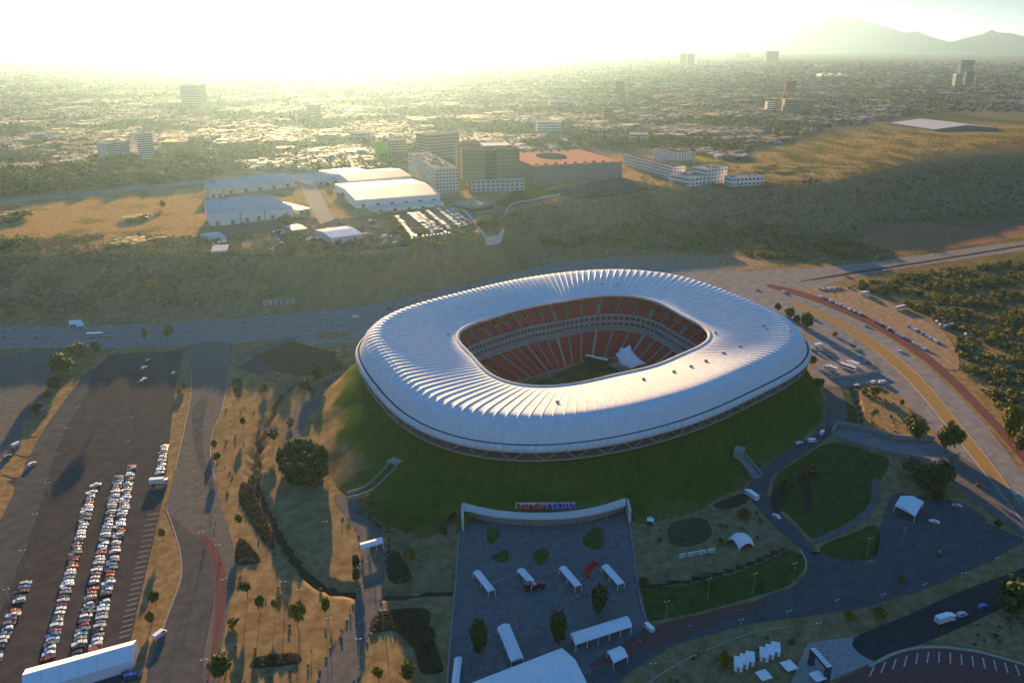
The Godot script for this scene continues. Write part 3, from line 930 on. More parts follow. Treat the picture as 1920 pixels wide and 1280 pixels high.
# ---------------------------------------------------------------- tents and plaza
# a gable tent from the four eave corners (in order round the roof), eaves at h, ridge r higher; the ridge runs from edge 0-3 to edge 1-2
func tent(label: String, px: Array, h: float, r: float, group := "", legs := 3, called := "tent") -> Node3D:
	var q := pts(px, h)
	var o := (q[0] + q[1] + q[2] + q[3]) * 0.25
	o.y = 0
	var t := thing(called, label, "tent", Transform3D(Basis(), o), group)
	for i in 4:
		q[i] -= o
	var m0 := (q[0] + q[3]) * 0.5 + Vector3(0, r, 0)
	var m1 := (q[1] + q[2]) * 0.5 + Vector3(0, r, 0)
	var bays := maxi(1, int((m1 - m0).length() / 5.0))
	for i in bays:
		var f := float(i) / bays
		var k := (i + 0.985) / bays
		var g := Geo.new()
		var dn := Vector3(0, -0.12, 0)
		var a := [q[3].lerp(q[2], f), q[3].lerp(q[2], k), m0.lerp(m1, k), m0.lerp(m1, f), q[0].lerp(q[1], f), q[0].lerp(q[1], k)]
		g.quad(a[0], a[1], a[2], a[3])
		g.quad(a[3], a[2], a[5], a[4])
		g.quad(a[0] + dn * 4, a[1] + dn * 4, a[1], a[0])
		g.quad(a[5] + dn * 4, a[4] + dn * 4, a[4], a[5])
		g.quad(a[3] + dn, a[2] + dn, a[1] + dn, a[0] + dn)
		g.quad(a[4] + dn, a[5] + dn, a[2] + dn, a[3] + dn)
		part("roof_panel", g.mesh(), M.canvas, t)
	for e in [[q[0], q[3], m0], [q[1], q[2], m1]]:
		var g := Geo.new()
		g.tri(e[0], e[1], e[2])
		g.tri(e[1] * 0.998, e[0] * 0.998, e[2] * 0.998)
		part("gable", g.mesh(), M.canvas, t)
	for side in [[q[0], q[1]], [q[3], q[2]]]:
		for i in legs:
			var p: Vector3 = side[0].lerp(side[1], (float(i) / maxi(legs - 1, 1)) * 0.96 + 0.02)
			var g := Geo.new()
			g.bar(Vector3(p.x, 0, p.z), p + Vector3(0, -0.1, 0), 0.12)
			part("leg", g.mesh(), M.lamp, t)
	return t

func walls(t: Node3D, px: Array, h: float, sides: Array) -> void:
	var q := pts(px, h)
	for s in sides:
		var a := q[s] - t.position
		var b := q[(s + 1) % 4] - t.position
		var g := Geo.new()
		var in_ := -(a + b).normalized() * 0.15
		in_.y = 0
		g.quad(Vector3(a.x, 0, a.z) + in_, Vector3(b.x, 0, b.z) + in_, b + in_, a + in_)
		part("side_wall", g.mesh(), M.canvas, t)

func bed(px: Array, label: String) -> void:
	var line := curve(pts(px), true)
	var g := Geo.new()
	g.prism(line, 0.0, 0.35)
	tag(solo("lawn_bed", g.mesh(), M.lawn), label, "", "", "structure")

func plaza() -> void:
	var edge := pts([1186, 1020, 1200, 1120, 1212, 1168, 1240, 1190, 1180, 1225, 1120, 1262, 1080, 1300, 836, 1300, 846, 1180, 852, 1110, 860, 1010])
	edge.append_array(pts([867, 942, 905, 951, 939, 957, 998, 961, 1057, 959, 1117, 950, 1173, 933], 7.0))
	var court := Geo.new()
	court.prism(edge, -0.3, 0.08)
	tag(solo("plaza", court.mesh(), M.plaza), "grey shaded forecourt in front of the stadium", "", "", "structure")
	kerb([868, 962, 860, 1010, 853, 1105, 846, 1180, 838, 1290], "pale edge wall on the left of the forecourt", 0.5, 0.5, M.concrete)
	kerb([1177, 955, 1186, 1020, 1200, 1120, 1214, 1168], "pale edge wall on the right of the forecourt", 0.5, 0.5, M.concrete)
	for q in [["small lawn bed at the canopy's left end", [914, 994, 926, 990, 937, 998, 930, 1014, 916, 1020]], ["drop-shaped lawn bed pointing left", [920, 1046, 936, 1036, 951, 1032, 953, 1048, 940, 1054]], ["rounded lawn bed in the middle of the forecourt", [1004, 1034, 1020, 1029, 1030, 1036, 1022, 1054, 1011, 1060, 1002, 1050]], ["largest lawn bed under the canopy's right end", [1092, 1014, 1112, 992, 1128, 990, 1133, 1010, 1126, 1028, 1106, 1027]]]:
		bed(q[1], q[0])
	# curved entrance canopy
	var fr := curve(pts([869, 957, 905, 963, 939, 969, 998, 972, 1057, 971, 1117, 962, 1174, 947], 5.2), false, 6)
	var bk := curve(pts([867, 942, 905, 951, 939, 957, 998, 961, 1057, 959, 1117, 950, 1173, 933], 7.0), false, 6)
	var o := at(1020, 975)
	var cn := thing("entrance_canopy", "long curved pale canopy with end walls at the top of the forecourt", "canopy", Transform3D(Basis(), o))
	for i in fr.size() - 1:
		var g := Geo.new()
		var dn := Vector3(0, -0.7, 0)
		var p := [fr[i] - o, fr[i + 1] - o, bk[i + 1] - o, bk[i] - o]
		g.quad(p[0], p[1], p[2], p[3])
		g.quad(p[0] + dn, p[1] + dn, p[1], p[0])
		g.quad(p[3] + dn, p[2] + dn, p[1] + dn, p[0] + dn)
		g.quad(p[2] + dn, p[3] + dn, p[3], p[2])
		part("roof_slab", g.mesh(), M.wall, cn)
		var rb := Geo.new()
		rb.bar(p[0] + Vector3(0, 0.1, 0), p[3] + Vector3(0, 0.1, 0), 0.14)
		part("rib", rb.mesh(), M.wall, cn)
		if i % 5 == 2:
			var c := Geo.new()
			c.bar(Vector3(p[0].x, 0, p[0].z - 1.0), p[0] + Vector3(0, -0.7, -1.0), 0.3, 0.3, 8)
			part("column", c.mesh(), M.concrete, cn)
	var wall := Geo.new()
	for i in bk.size() - 1:
		var a := bk[i] - o
		var b := bk[i + 1] - o
		wall.quad(Vector3(a.x, 0, a.z), Vector3(b.x, 0, b.z), b + Vector3(0, -0.7, 0), a + Vector3(0, -0.7, 0))
	part("back_wall", wall.mesh(), M.concrete, cn)
	for e in [[866, 943, 868, 992], [1177, 932, 1181, 976]]:
		var g := Geo.new()
		g.strip(PackedVector3Array([at(e[0], e[1], 7.4) - o - Vector3(0, 7.4, 0), at(e[2], e[3], 1.0) - o - Vector3(0, 1.0, 0)]), 1.1, 0, 6.4)
		part("end_wall", g.mesh(), M.wall, cn)
	# lettering on the canopy
	for d in [["Estadio", 968, 1022, M.sign_red, "red outlined lettering on the entrance canopy"], ["AKRON", 1026, 1077, M.sign_blue, "blue lettering on the entrance canopy"]]:
		var a := at(d[1], 955.5, 7.2)
		var b := at(d[2], 955.0, 7.2)
		var f := SystemFont.new()
		f.font_names = PackedStringArray(["Droid Sans"])
		f.font_weight = 700
		var tm := TextMesh.new()
		tm.text = d[0]
		tm.font = f
		tm.font_size = 64
		tm.pixel_size = 0.058
		tm.depth = 0.7
		tm.horizontal_alignment = HORIZONTAL_ALIGNMENT_LEFT
		tm.vertical_alignment = VERTICAL_ALIGNMENT_BOTTOM
		var size := tm.get_aabb().size
		var fr_ := frame(a, b)
		var s := thing("sign", d[4], "sign", fr_)
		var tf := Transform3D(Basis().scaled(Vector3((b - a).length() / size.x, 3.3 / size.y, 1)), Vector3(0, -tm.get_aabb().position.y * 3.3 / size.y, 0))
		part("lettering", tm, d[3], s, tf)
		var back := Geo.new()
		back.box(Vector3((b - a).length() * 0.5, 0.1, -0.55), Vector3((b - a).length() + 0.6, 3.4, 0.25))
		part("backing", back.mesh(), M.wall, s)
		var post := Geo.new()
		for k in 4:
			post.bar(Vector3((b - a).length() * (k + 0.5) / 4, -1.5, -0.9), Vector3((b - a).length() * (k + 0.5) / 4, 3.0, -0.8), 0.09)
		part("stay", post.mesh(), M.pole, s)
	# gate tents in a row
	var gates := [["white gate tent with a grey box on its roof end", 893, 1071, 922, 1108], ["white gate tent with a dark red car beside it", 975, 1067, 1003, 1097], ["white gate tent beside the red ramp", 1054, 1063, 1085, 1099], ["white gate tent with a blue panel on its end", 1134, 1060, 1165, 1095]]
	for d in gates:
		var a := Vector2(d[1], d[2])
		var b := Vector2(d[3], d[4])
		tent(d[0], [a.x - 6, a.y + 1.5, b.x - 6, b.y + 1.5, b.x + 7, b.y - 2, a.x + 7, a.y - 2], 3.0, 0.7, "gate tents across the forecourt", 3, "gate_tent")
	for i in 3:
		var g := Geo.new()
		var a := at(gates[i][3] - 2, gates[i][4] - 8)
		var b := at(gates[i + 1][1] - 2, gates[i + 1][2] + 6)
		var n := 9
		for k in n:
			var p := a.lerp(b, (k + 0.5) / n)
			g.box(p + Vector3(0, 0.15, 0), Vector3(0.1, 1.0, 0.1))
		g.strip(PackedVector3Array([a, b]), 0.1, 1.0, 1.15)
		g.strip(PackedVector3Array([a, b]), 0.1, 0.5, 0.6)
		tag(solo("barrier", g.mesh(), M.pole), "low metal barrier between the white gate tents", "barrier", "barriers of the gate row")
	var rp := Geo.new()
	rp.strip(PackedVector3Array([at(1098, 1084), at(1105, 1066), at(1115, 1056)]), 2.4, 0.1, 1.1)
	tag(solo("inflatable_ramp", rp.mesh(), M.sign_red), "red ramp leaning between two gate tents", "ramp")
	var long := tent("long white tent with many legs at the lower edge of the forecourt", [1069, 1187, 1175, 1154, 1186, 1173, 1078, 1208], 3.6, 1.2, "", 6)
	var tun := tent("narrow white tunnel tent leading to the big tent", [932, 1176, 959, 1242, 982, 1234, 955, 1169], 3.2, 1.0, "", 5)
	tun.set_meta("kind", "thing")
	long.set_meta("kind", "thing")
	var big := [790, 1316, 1054, 1214, 1106, 1290, 850, 1400]
	var bt := tent("very large white tent cut off by the lower picture edge", big, 5.0, 3.2, "", 6)
	walls(bt, big, 5.0, [1, 2])
	tent("small square white tent beside the red pavement", [1138, 1221, 1164, 1210, 1178, 1229, 1150, 1242], 3.0, 0.9, "", 2)
	var left := [852, 1234, 846, 1284, 860, 1282, 866, 1231]
	var lt := tent("slim white tent against the forecourt's left edge", left, 3.0, 0.6, "", 3)
	walls(lt, left, 3.0, [0, 2])
	var hall := [47, 1254, 256, 1199, 246, 1238, 40, 1300]
	var ht := tent("long white hall tent standing in the car park", hall, 4.4, 2.6, "", 7)
	walls(ht, hall, 4.4, [1, 2, 3])
	tent("white open tent on the asphalt tent yard", [1678, 948, 1690, 929, 1733, 940, 1716, 968], 3.6, 1.6, "", 2)
	var gt := tent("white gate roof across the park path with people below", [674, 1018, 716, 1006, 719, 1017, 677, 1028], 3.4, 0.5, "", 4, "gate_roof")
	gt.set_meta("category", "gate")
	for d in [["white pagoda tent on the shaded lawn", 1219, 982, 5.0]]:
		var p := at(d[1], d[2])
		var t := thing("pagoda_tent", d[0], "tent", Transform3D(Basis(), p))
		var g := Geo.new()
		var w := 1.6
		for i in 4:
			var a := TAU * i / 4 + 0.5
			var b := TAU * (i + 1) / 4 + 0.5
			var pa := Vector3(cos(a) * w * 1.4, 2.4, -sin(a) * w * 1.4)
			var pb := Vector3(cos(b) * w * 1.4, 2.4, -sin(b) * w * 1.4)
			g.quad(pa, pb, Vector3(cos(b) * 0.5, 3.3, -sin(b) * 0.5), Vector3(cos(a) * 0.5, 3.3, -sin(a) * 0.5))
			g.tri(Vector3(cos(a) * 0.5, 3.3, -sin(a) * 0.5), Vector3(cos(b) * 0.5, 3.3, -sin(b) * 0.5), Vector3(0, 4.6, 0))
			var l := Geo.new()
			l.bar(Vector3(pa.x, 0, pa.z), pa, 0.07)
			part("leg", l.mesh(), M.pole, t)
			var wl := Geo.new()
			wl.quad(Vector3(pa.x, 0, pa.z), Vector3(pb.x, 0, pb.z), pb, pa)
			if i != 2:
				part("side_wall", wl.mesh(), M.canvas, t)
		part("roof", g.mesh(), M.canvas, t)
	# dome tent
	var dp := at(1390, 1018)
	var dt := thing("dome_tent", "white dome tent on four feet with arched openings", "tent", Transform3D(Basis(Vector3.UP, 0.35), dp))
	var dome := Geo.new()
	var dr := 5.2
	for i in 32:
		for j in 9:
			var q := []
			for e in [[i, j], [i + 1, j], [i + 1, j + 1], [i, j + 1]]:
				var a: float = TAU * e[0] / 32
				var arch: float = 0.62 * pow(absf(cos(2.0 * a)), 0.7)       # the edge lifts between the feet
				var el: float = lerpf(arch, PI / 2, e[1] / 9.0)
				q.append(Vector3(cos(a) * cos(el) * dr, sin(el) * 4.4, -sin(a) * cos(el) * dr))
			dome.quad(q[0], q[1], q[2], q[3])
	part("shell", dome.mesh(true), M.canvas, dt)
	for i in 4:
		var a := TAU * (i + 0.5) / 4
		var g := Geo.new()
		g.bar(Vector3(cos(a) * dr * 1.08, 0, -sin(a) * dr * 1.08), Vector3(cos(a) * dr * 0.9, 1.6, -sin(a) * dr * 0.9), 0.3, 0.5)
		part("foot", g.mesh(), M.canvas, dt)
	# white letters standing on the lawn: too blurred in the photograph to be read, so upright slabs of letter size
	var la := at(1274, 1046)
	var lb := at(1341, 1034)
	var ls := thing("letter_row", "row of free-standing white letters on the shaded lawn", "sign", frame(la, lb))
	var lw := (lb - la).length()
	var letters := 14
	for i in letters:
		var g := Geo.new()
		var x := lw * (i + 0.5) / letters
		var w := lw / letters * 0.78
		var h := 2.0
		match i % 4:
			0:
				g.box(Vector3(x - w * 0.38, 0, 0), Vector3(w * 0.24, h, 0.5)); g.box(Vector3(x + w * 0.12, 0, 0), Vector3(w * 0.76, 0.4, 0.5)); g.box(Vector3(x + w * 0.12, h - 0.4, 0), Vector3(w * 0.76, 0.4, 0.5))
			1:
				g.box(Vector3(x - w * 0.38, 0, 0), Vector3(w * 0.24, h, 0.5)); g.box(Vector3(x + w * 0.38, 0, 0), Vector3(w * 0.24, h, 0.5)); g.box(Vector3(x, h - 0.4, 0), Vector3(w * 0.52, 0.4, 0.5))
			2:
				g.box(Vector3(x, 0, 0), Vector3(w * 0.26, h, 0.5))
			3:
				g.box(Vector3(x, 0, 0), Vector3(w * 0.26, h - 0.4, 0.5)); g.box(Vector3(x, h - 0.4, 0), Vector3(w, 0.4, 0.5))
		part("letter", g.mesh(), M.white, ls)
	# stair tunnels cut into the grass slope
	for d in [["curved stair tunnel on the dry left side of the slope", [652, 934, 0.3, 688, 922, 2.0, 715, 900, 5.0, 740, 872, 9.5]], ["short stair tunnel on the green right side of the slope", [1420, 896, 0.3, 1408, 880, 2.0, 1394, 862, 5.0, 1386, 850, 8.0]]]:
		var a: Array = d[1]
		var c := PackedVector3Array()
		for i in range(0, a.size(), 3):
			c.append(at(a[i], a[i + 1], a[i + 2]))
		c = curve(c, false, 5)
		var o2 := c[0]
		o2.y = 0
		var t := thing("stair_tunnel", d[0], "stairs", Transform3D(Basis(), o2))
		var n := c.size()
		var side := []
		for i in n:
			var dd := c[mini(i + 1, n - 1)] - c[maxi(i - 1, 0)]
			dd.y = 0
			side.append(dd.normalized().cross(Vector3.UP) * 2.6)
		for s in [-1.0, 1.0]:
			var g := Geo.new()
			for i in n - 1:
				var p0: Vector3 = c[i] - o2 + side[i] * s
				var p1: Vector3 = c[i + 1] - o2 + side[i + 1] * s
				var w0: Vector3 = side[i] * 0.12
				var w1: Vector3 = side[i + 1] * 0.12
				g.hexa([p0 - w0 - Vector3(0, 3, 0), p0 + w0 - Vector3(0, 3, 0), p1 + w1 - Vector3(0, 3, 0), p1 - w1 - Vector3(0, 3, 0), p0 - w0 + Vector3(0, 2.2, 0), p0 + w0 + Vector3(0, 2.2, 0), p1 + w1 + Vector3(0, 2.2, 0), p1 - w1 + Vector3(0, 2.2, 0)])
			part("side_wall", g.mesh(), M.concrete, t)
		for i in n - 1:
			var g := Geo.new()
			var p0: Vector3 = c[i] - o2
			var p1: Vector3 = c[i + 1] - o2
			for e in 4:
				var q0 := p0.lerp(p1, e / 4.0)
				var q1 := p0.lerp(p1, (e + 1) / 4.0)
				var y := lerpf(p0.y, p1.y, (e + 0.5) / 4.0) + 0.25
				var w: Vector3 = side[i] * 0.88
				g.hexa([Vector3(q0.x, y - 2, q0.z) - w, Vector3(q0.x, y - 2, q0.z) + w, Vector3(q1.x, y - 2, q1.z) + w, Vector3(q1.x, y - 2, q1.z) - w, Vector3(q0.x, y, q0.z) - w, Vector3(q0.x, y, q0.z) + w, Vector3(q1.x, y, q1.z) + w, Vector3(q1.x, y, q1.z) - w])
			part("stair_flight", g.mesh(), M.concrete, t)
		var e0: Vector3 = c[n - 1] - o2
		var ee: Vector3 = side[n - 1]
		var ang := atan2(-ee.z, ee.x)
		var g2 := Geo.new()
		g2.box(e0 + Vector3(0, 2.2, 0), Vector3(6.6, 0.6, 5.0), ang)
		part("portal_roof", g2.mesh(), M.concrete, t)
		var g3 := Geo.new()
		for s in [-1.0, 1.0]:
			g3.box(e0 + ee * s * 1.12 + Vector3(0, -2, 0), Vector3(0.6, 4.2, 4.8), ang)
		part("portal_wall", g3.mesh(), M.concrete, t)
	# small foot bridge over the ditch
	var fb := thing("foot_bridge", "small pale plank bridge across the ditch in the park", "bridge", frame(at(482, 807), at(521, 803)))
	var bl := (at(521, 803) - at(482, 807)).length()
	for i in 16:
		var g := Geo.new()
		g.box(Vector3(bl * (i + 0.5) / 16, 0.15, 0), Vector3(bl / 16 * 0.9, 0.16, 2.4))
		part("plank", g.mesh(), M.kerb, fb)
	for s in [-1.2, 1.2]:
		var g := Geo.new()
		g.box(Vector3(bl * 0.5, 0.2, s), Vector3(bl, 0.9, 0.1))
		part("railing", g.mesh(), M.kerb, fb)
	# walled ramp on the right
	var ra := PackedVector3Array()
	for d in [["long concrete wall on the upper side of the right ramp", [1572, 798, 1620, 808, 1680, 824, 1752, 826], 3.2], ["long concrete wall on the lower side of the right ramp", [1560, 816, 1620, 838, 1690, 854, 1745, 866], 2.4], ["short end wall closing the right ramp", [1572, 798, 1565, 807, 1560, 816], 3.2]]:
		var g := Geo.new()
		g.strip(curve(pts(d[1]), false, 5), 1.0, 0, d[2])
		tag(solo("ramp_wall", g.mesh(), M.concrete), d[0], "wall", "walls of the right ramp")
	sheet("ramp", [1575, 801, 1622, 811, 1680, 828, 1752, 830, 1800, 850, 1745, 866, 1690, 852, 1620, 836, 1563, 815], 6, M.road, "sunken ramp between concrete walls", false)
	# curved low walls left of the slope
	for d in [["upper curved low wall beside the dry slope", [640, 716, 660, 706, 680, 697]], ["lower curved low wall beside the dry slope", [615, 750, 650, 742, 683, 722]]]:
		var g := Geo.new()
		g.strip(curve(pts(d[1]), false, 5), 0.8, 0, 1.6)
		tag(solo("garden_wall", g.mesh(), M.concrete), d[0], "wall", "curved garden walls")
	var yw := Geo.new()
	yw.strip(curve(pts([1556, 712, 1600, 708, 1650, 700])), 0.5, 0, 2.6)
	tag(solo("yard_wall", yw.mesh(), M.concrete), "low straight wall closing the service yard", "wall")
	# boulders lining the park path
	for l in [[640, 968, 668, 1000, 676, 1050, 672, 1100, 652, 1158, 618, 1218, 592, 1280], [700, 968, 718, 1000, 724, 1050, 718, 1108, 702, 1172, 682, 1218, 668, 1275], [612, 712, 600, 760, 578, 792, 562, 832], [680, 738, 640, 752, 618, 778, 612, 800]]:
		var c := curve(pts(l), false, 12)
		for i in c.size():
			if rng.randf() < 0.45:
				continue
			var b := Geo.new()
			var s := rng.randf_range(0.5, 1.1)
			b.box(Vector3(0, -0.1, 0), Vector3(s, s * 0.6, s * 0.8), rng.randf() * TAU, 0.7)
			b.box(Vector3(0, s * 0.5 - 0.1, 0), Vector3(s * 0.7, s * 0.25, s * 0.56), rng.randf() * TAU, 0.5)
			tag(solo("boulder", b.mesh(), M.kerb, Transform3D(Basis(), c[i] + Vector3(rng.randfn() * 0.4, 0.05, rng.randfn() * 0.4))), "pale boulder lining the edge of a park path", "boulder", "boulders along the park paths")
	# entrance arch bottom right, with stalls and cabins
	var aa := at(1519, 1243)
	var ab := at(1551, 1280)
	var ar := thing("entrance_arch", "dark gate arch with a row of pale panels on top", "arch", frame(aa, ab))
	var aw := (ab - aa).length()
	for x in [0.6, aw - 0.6]:
		var g := Geo.new()
		g.box(Vector3(x, 0, 0), Vector3(1.4, 6.0, 2.2), 0, 0.8)
		part("pillar", g.mesh(), M.gutter, ar)
	var bm := Geo.new()
	bm.box(Vector3(aw / 2, 5.6, 0), Vector3(aw + 0.6, 1.2, 1.6))
	part("beam", bm.mesh(), M.gutter, ar)
	for i in 7:
		var g := Geo.new()
		g.box(Vector3(aw * (i + 0.5) / 7, 6.85, 0), Vector3(aw / 7 * 0.72, 0.25, 1.9))
		part("panel", g.mesh(), M.white, ar)
	for d in [["white square stall roof nearest the entrance arch", 1478, 1258, 4.6], ["white square stall roof cut by the lower edge", 1431, 1276, 4.4], ["white square stall roof beyond the arch", 1532, 1278, 4.4]]:
		var t := thing("market_stall", d[0], "stall", Transform3D(Basis(Vector3.UP, 0.35), at(d[1], d[2])), "square stalls near the arch")
		var w: float = d[3]
		var g := Geo.new()
		for i in 4:
			var a := TAU * (i + 0.5) / 4
			var b := TAU * (i + 1.5) / 4
			g.tri(Vector3(cos(a) * w * 0.72, 2.6, -sin(a) * w * 0.72), Vector3(cos(b) * w * 0.72, 2.6, -sin(b) * w * 0.72), Vector3(0, 3.2, 0))
			var l := Geo.new()
			l.bar(Vector3(cos(a) * w * 0.7, 0, -sin(a) * w * 0.7), Vector3(cos(a) * w * 0.7, 2.6, -sin(a) * w * 0.7), 0.08)
			part("leg", l.mesh(), M.pole, t)
		part("roof", g.mesh(), M.canvas, t)
	for d in [[1392, 1250, "stepped row of white toilet cabins by the yellow tree"], [1440, 1232, "stepped row of white toilet cabins by the arch"]]:
		for i in 3:
			var p := at(d[0] + 11 * i - 8, d[1] - 5 * i)
			var t := thing("toilet_cabin", d[2], "cabin", Transform3D(Basis(Vector3.UP, -0.25), p), "toilet cabins on the verge")
			var g := Geo.new()
			g.box(Vector3.ZERO, Vector3(3.0, 2.4, 5.2))
			part("body", g.mesh(), M.white, t)
			var r := Geo.new()
			r.box(Vector3(0, 2.4, 0), Vector3(3.2, 0.18, 5.4), 0, 0.95)
			part("roof", r.mesh(), M.canvas, t)
			var dd := Geo.new()
			dd.box(Vector3(0, 0.2, 2.62), Vector3(0.9, 1.9, 0.06))
			part("door", dd.mesh(), M.wall_grey, t)
	# things on the scarp and the ring road
	for d in [[140, 607, 12.0, "larger of two white tents at the foot of the scarp", 4.0], [149, 610, 7.0, "smaller white tent beside the larger one at the scarp foot", 2.6]]:
		var u: float = d[0]
		var v: float = d[1]
		tent(d[3], [u - d[2], v + 1, u + d[2], v, u + d[2] * 1.2, v - 5, u - d[2] * 0.8, v - 4], 2.2, d[4] * 0.6, "", 2)
	for i in 6:
		var p := up_at(497 + i * 10.5, 571 - i * 0.6)
		var t := thing("storage_container", "upright pale container in the row on the dark scarp", "container", Transform3D(Basis(), p), "pale containers on the scarp")
		var g := Geo.new()
		g.box(Vector3(0, -0.5, 0), Vector3(3.0, 4.8, 2.6))
		part("body", g.mesh(), M.wall_grey, t)
		var r := Geo.new()
		for k in 4:
			r.box(Vector3(-1.1 + 0.73 * k, -0.3, 1.34), Vector3(0.18, 4.4, 0.1))
		part("door_rib", r.mesh(), M.white, t)


# ---------------------------------------------------------------- buildings
# front foot from pixel a to b, top of the front left edge at row vtop, depth in metres
func building(called: String, label: String, px: Array, depth: float, floors: int, wall: Material, roof: Material, o := {}) -> Node3D:
	var a := up_at(px[0], px[1])
	var b := up_at(px[2], px[3])
	b.y = a.y
	var h: float = o.get("h", rise(a, px[4]) - a.y)
	var w := Vector2(a.x - b.x, a.z - b.z).length()
	var t := thing(called, label, o.get("cat", "building"), frame(a, b), o.get("group", ""))
	mass(t, Vector3(0, 0, 0), w, h, depth, floors, wall, roof, o)
	return t

func mass(t: Node3D, off: Vector3, w: float, h: float, depth: float, floors: int, wall: Material, roof: Material, o := {}) -> void:
	var g := Geo.new()
	g.box(off + Vector3(w / 2, -2, -depth / 2), Vector3(w, h + 2, depth))
	part("wall", g.mesh(), wall, t)
	var r := Geo.new()
	r.box(off + Vector3(w / 2, h, -depth / 2), Vector3(w - 0.8, 0.25, depth - 0.8))
	var rp := part("roof", r.mesh(), roof, t)
	var p := Geo.new()
	var e: float = o.get("parapet", 0.9)
	for s in [-1.0, 1.0]:
		p.box(off + Vector3(w / 2 + s * (w / 2 - 0.15), h, -depth / 2), Vector3(0.35, e, depth + 0.1))
		p.box(off + Vector3(w / 2, h, -depth / 2 + s * (depth / 2 - 0.15)), Vector3(w - 0.6, e, 0.35))
	part("parapet", p.mesh(), o.get("trim", wall), rp)
	var boxes: int = o.get("boxes", 0)
	for i in boxes:
		var bx := Geo.new()
		bx.box(off + Vector3(w * rng.randf_range(0.12, 0.88), h + 0.25, -depth * rng.randf_range(0.15, 0.85)), Vector3(rng.randf_range(2, 5), rng.randf_range(1.2, 2.8), rng.randf_range(2, 4)), 0.0)
		part("roof_unit", bx.mesh(), M.wall_warm if i % 3 else M.wall_grey, rp)
	var glass: Material = o.get("glass", M.glass)
	var bay: float = o.get("bay", 0.0)
	var tall: float = o.get("tall", 0.45)
	for f in floors:
		var fh := h / floors
		var y := fh * f + fh * 0.32
		if bay > 0.0:
			var nb := maxi(1, int(w / bay))
			for k in nb:
				var q := Geo.new()
				q.box(off + Vector3(w * (k + 0.5) / nb, y, 0.0), Vector3(w / nb * 0.6, fh * 0.45, 0.12))
				part("window", q.mesh(), glass, t)
		else:
			var q := Geo.new()
			q.box(off + Vector3(w / 2, y, 0.0), Vector3(w * 0.96, fh * tall, 0.16))
			part("window_band", q.mesh(), glass, t)
		var l := Geo.new()
		l.box(off + Vector3(0.0 if o.get("side", -1) < 0 else w, y, -depth / 2), Vector3(0.16, fh * tall * 0.7, depth * 0.94))
		part("window_band", l.mesh(), glass, t)

func shed(label: String, px: Array, rows: int, wall: Material, roof: Material, sag := 2.5, group := "", lean := 0.5) -> Node3D:   # industrial hall with low gables, ridges parallel to the front
	var a := up_at(px[0], px[1])
	var b := up_at(px[2], px[3])
	b.y = a.y
	var h := rise(a, px[4]) - a.y
	var w := Vector2(a.x - b.x, a.z - b.z).length()
	var deep := at(px[0], px[5], a.y + h) - at(px[0], px[4], a.y + h)
	var depth := deep.length()
	if lean > 0.8:                 # a single slope too steep for the low sun to reach
		for i in 40:
			sag = lean * depth * 0.215
			var q := at(px[0], px[5], a.y + h + sag) - at(px[0], px[4], a.y + h)
			depth = lerpf(depth, Vector2(q.x, q.z).length() / lean, 0.25)
	var t := thing("warehouse", label, "warehouse", frame(a, b), group)
	var g := Geo.new()
	g.box(Vector3(w / 2, -2, -depth / 2), Vector3(w, h + 2, depth))
	part("wall", g.mesh(), wall, t)
	for i in rows:
		var z0 := -depth * i / rows + (0.5 if i == 0 else 0.0)
		var z1 := -depth * (i + 1) / rows
		var zm := lerpf(z0, z1, lean)
		var bays := maxi(2, int(w / 14.0))
		for k in bays:
			var x0 := w * k / bays - (0.5 if k == 0 else 0.0)
			var x1 := w * (k + 1) / bays - 0.1 + (0.6 if k == bays - 1 else 0.0)
			var q := Geo.new()
			q.quad(Vector3(x0, h + 0.05, z0), Vector3(x1, h + 0.05, z0), Vector3(x1, h + sag, zm), Vector3(x0, h + sag, zm))
			q.quad(Vector3(x0, h + sag, zm), Vector3(x1, h + sag, zm), Vector3(x1, h + 0.05, z1), Vector3(x0, h + 0.05, z1))
			part("roof_panel", q.mesh(), roof, t)
		var e := Geo.new()
		for x in [0.0, w]:
			e = Geo.new()
			e.tri(Vector3(x, h, z0), Vector3(x, h, z1), Vector3(x, h + sag * 0.98, zm))
			part("gable", e.mesh(), wall, t)
	var nd := maxi(2, int(w / 16.0))
	for i in nd:
		var d := Geo.new()
		d.box(Vector3(w * (i + 0.5) / nd, 0, 0.02), Vector3(4.0, minf(4.5, h * 0.6), 0.2))
		part("loading_door", d.mesh(), M.wall_grey, t)
	return t

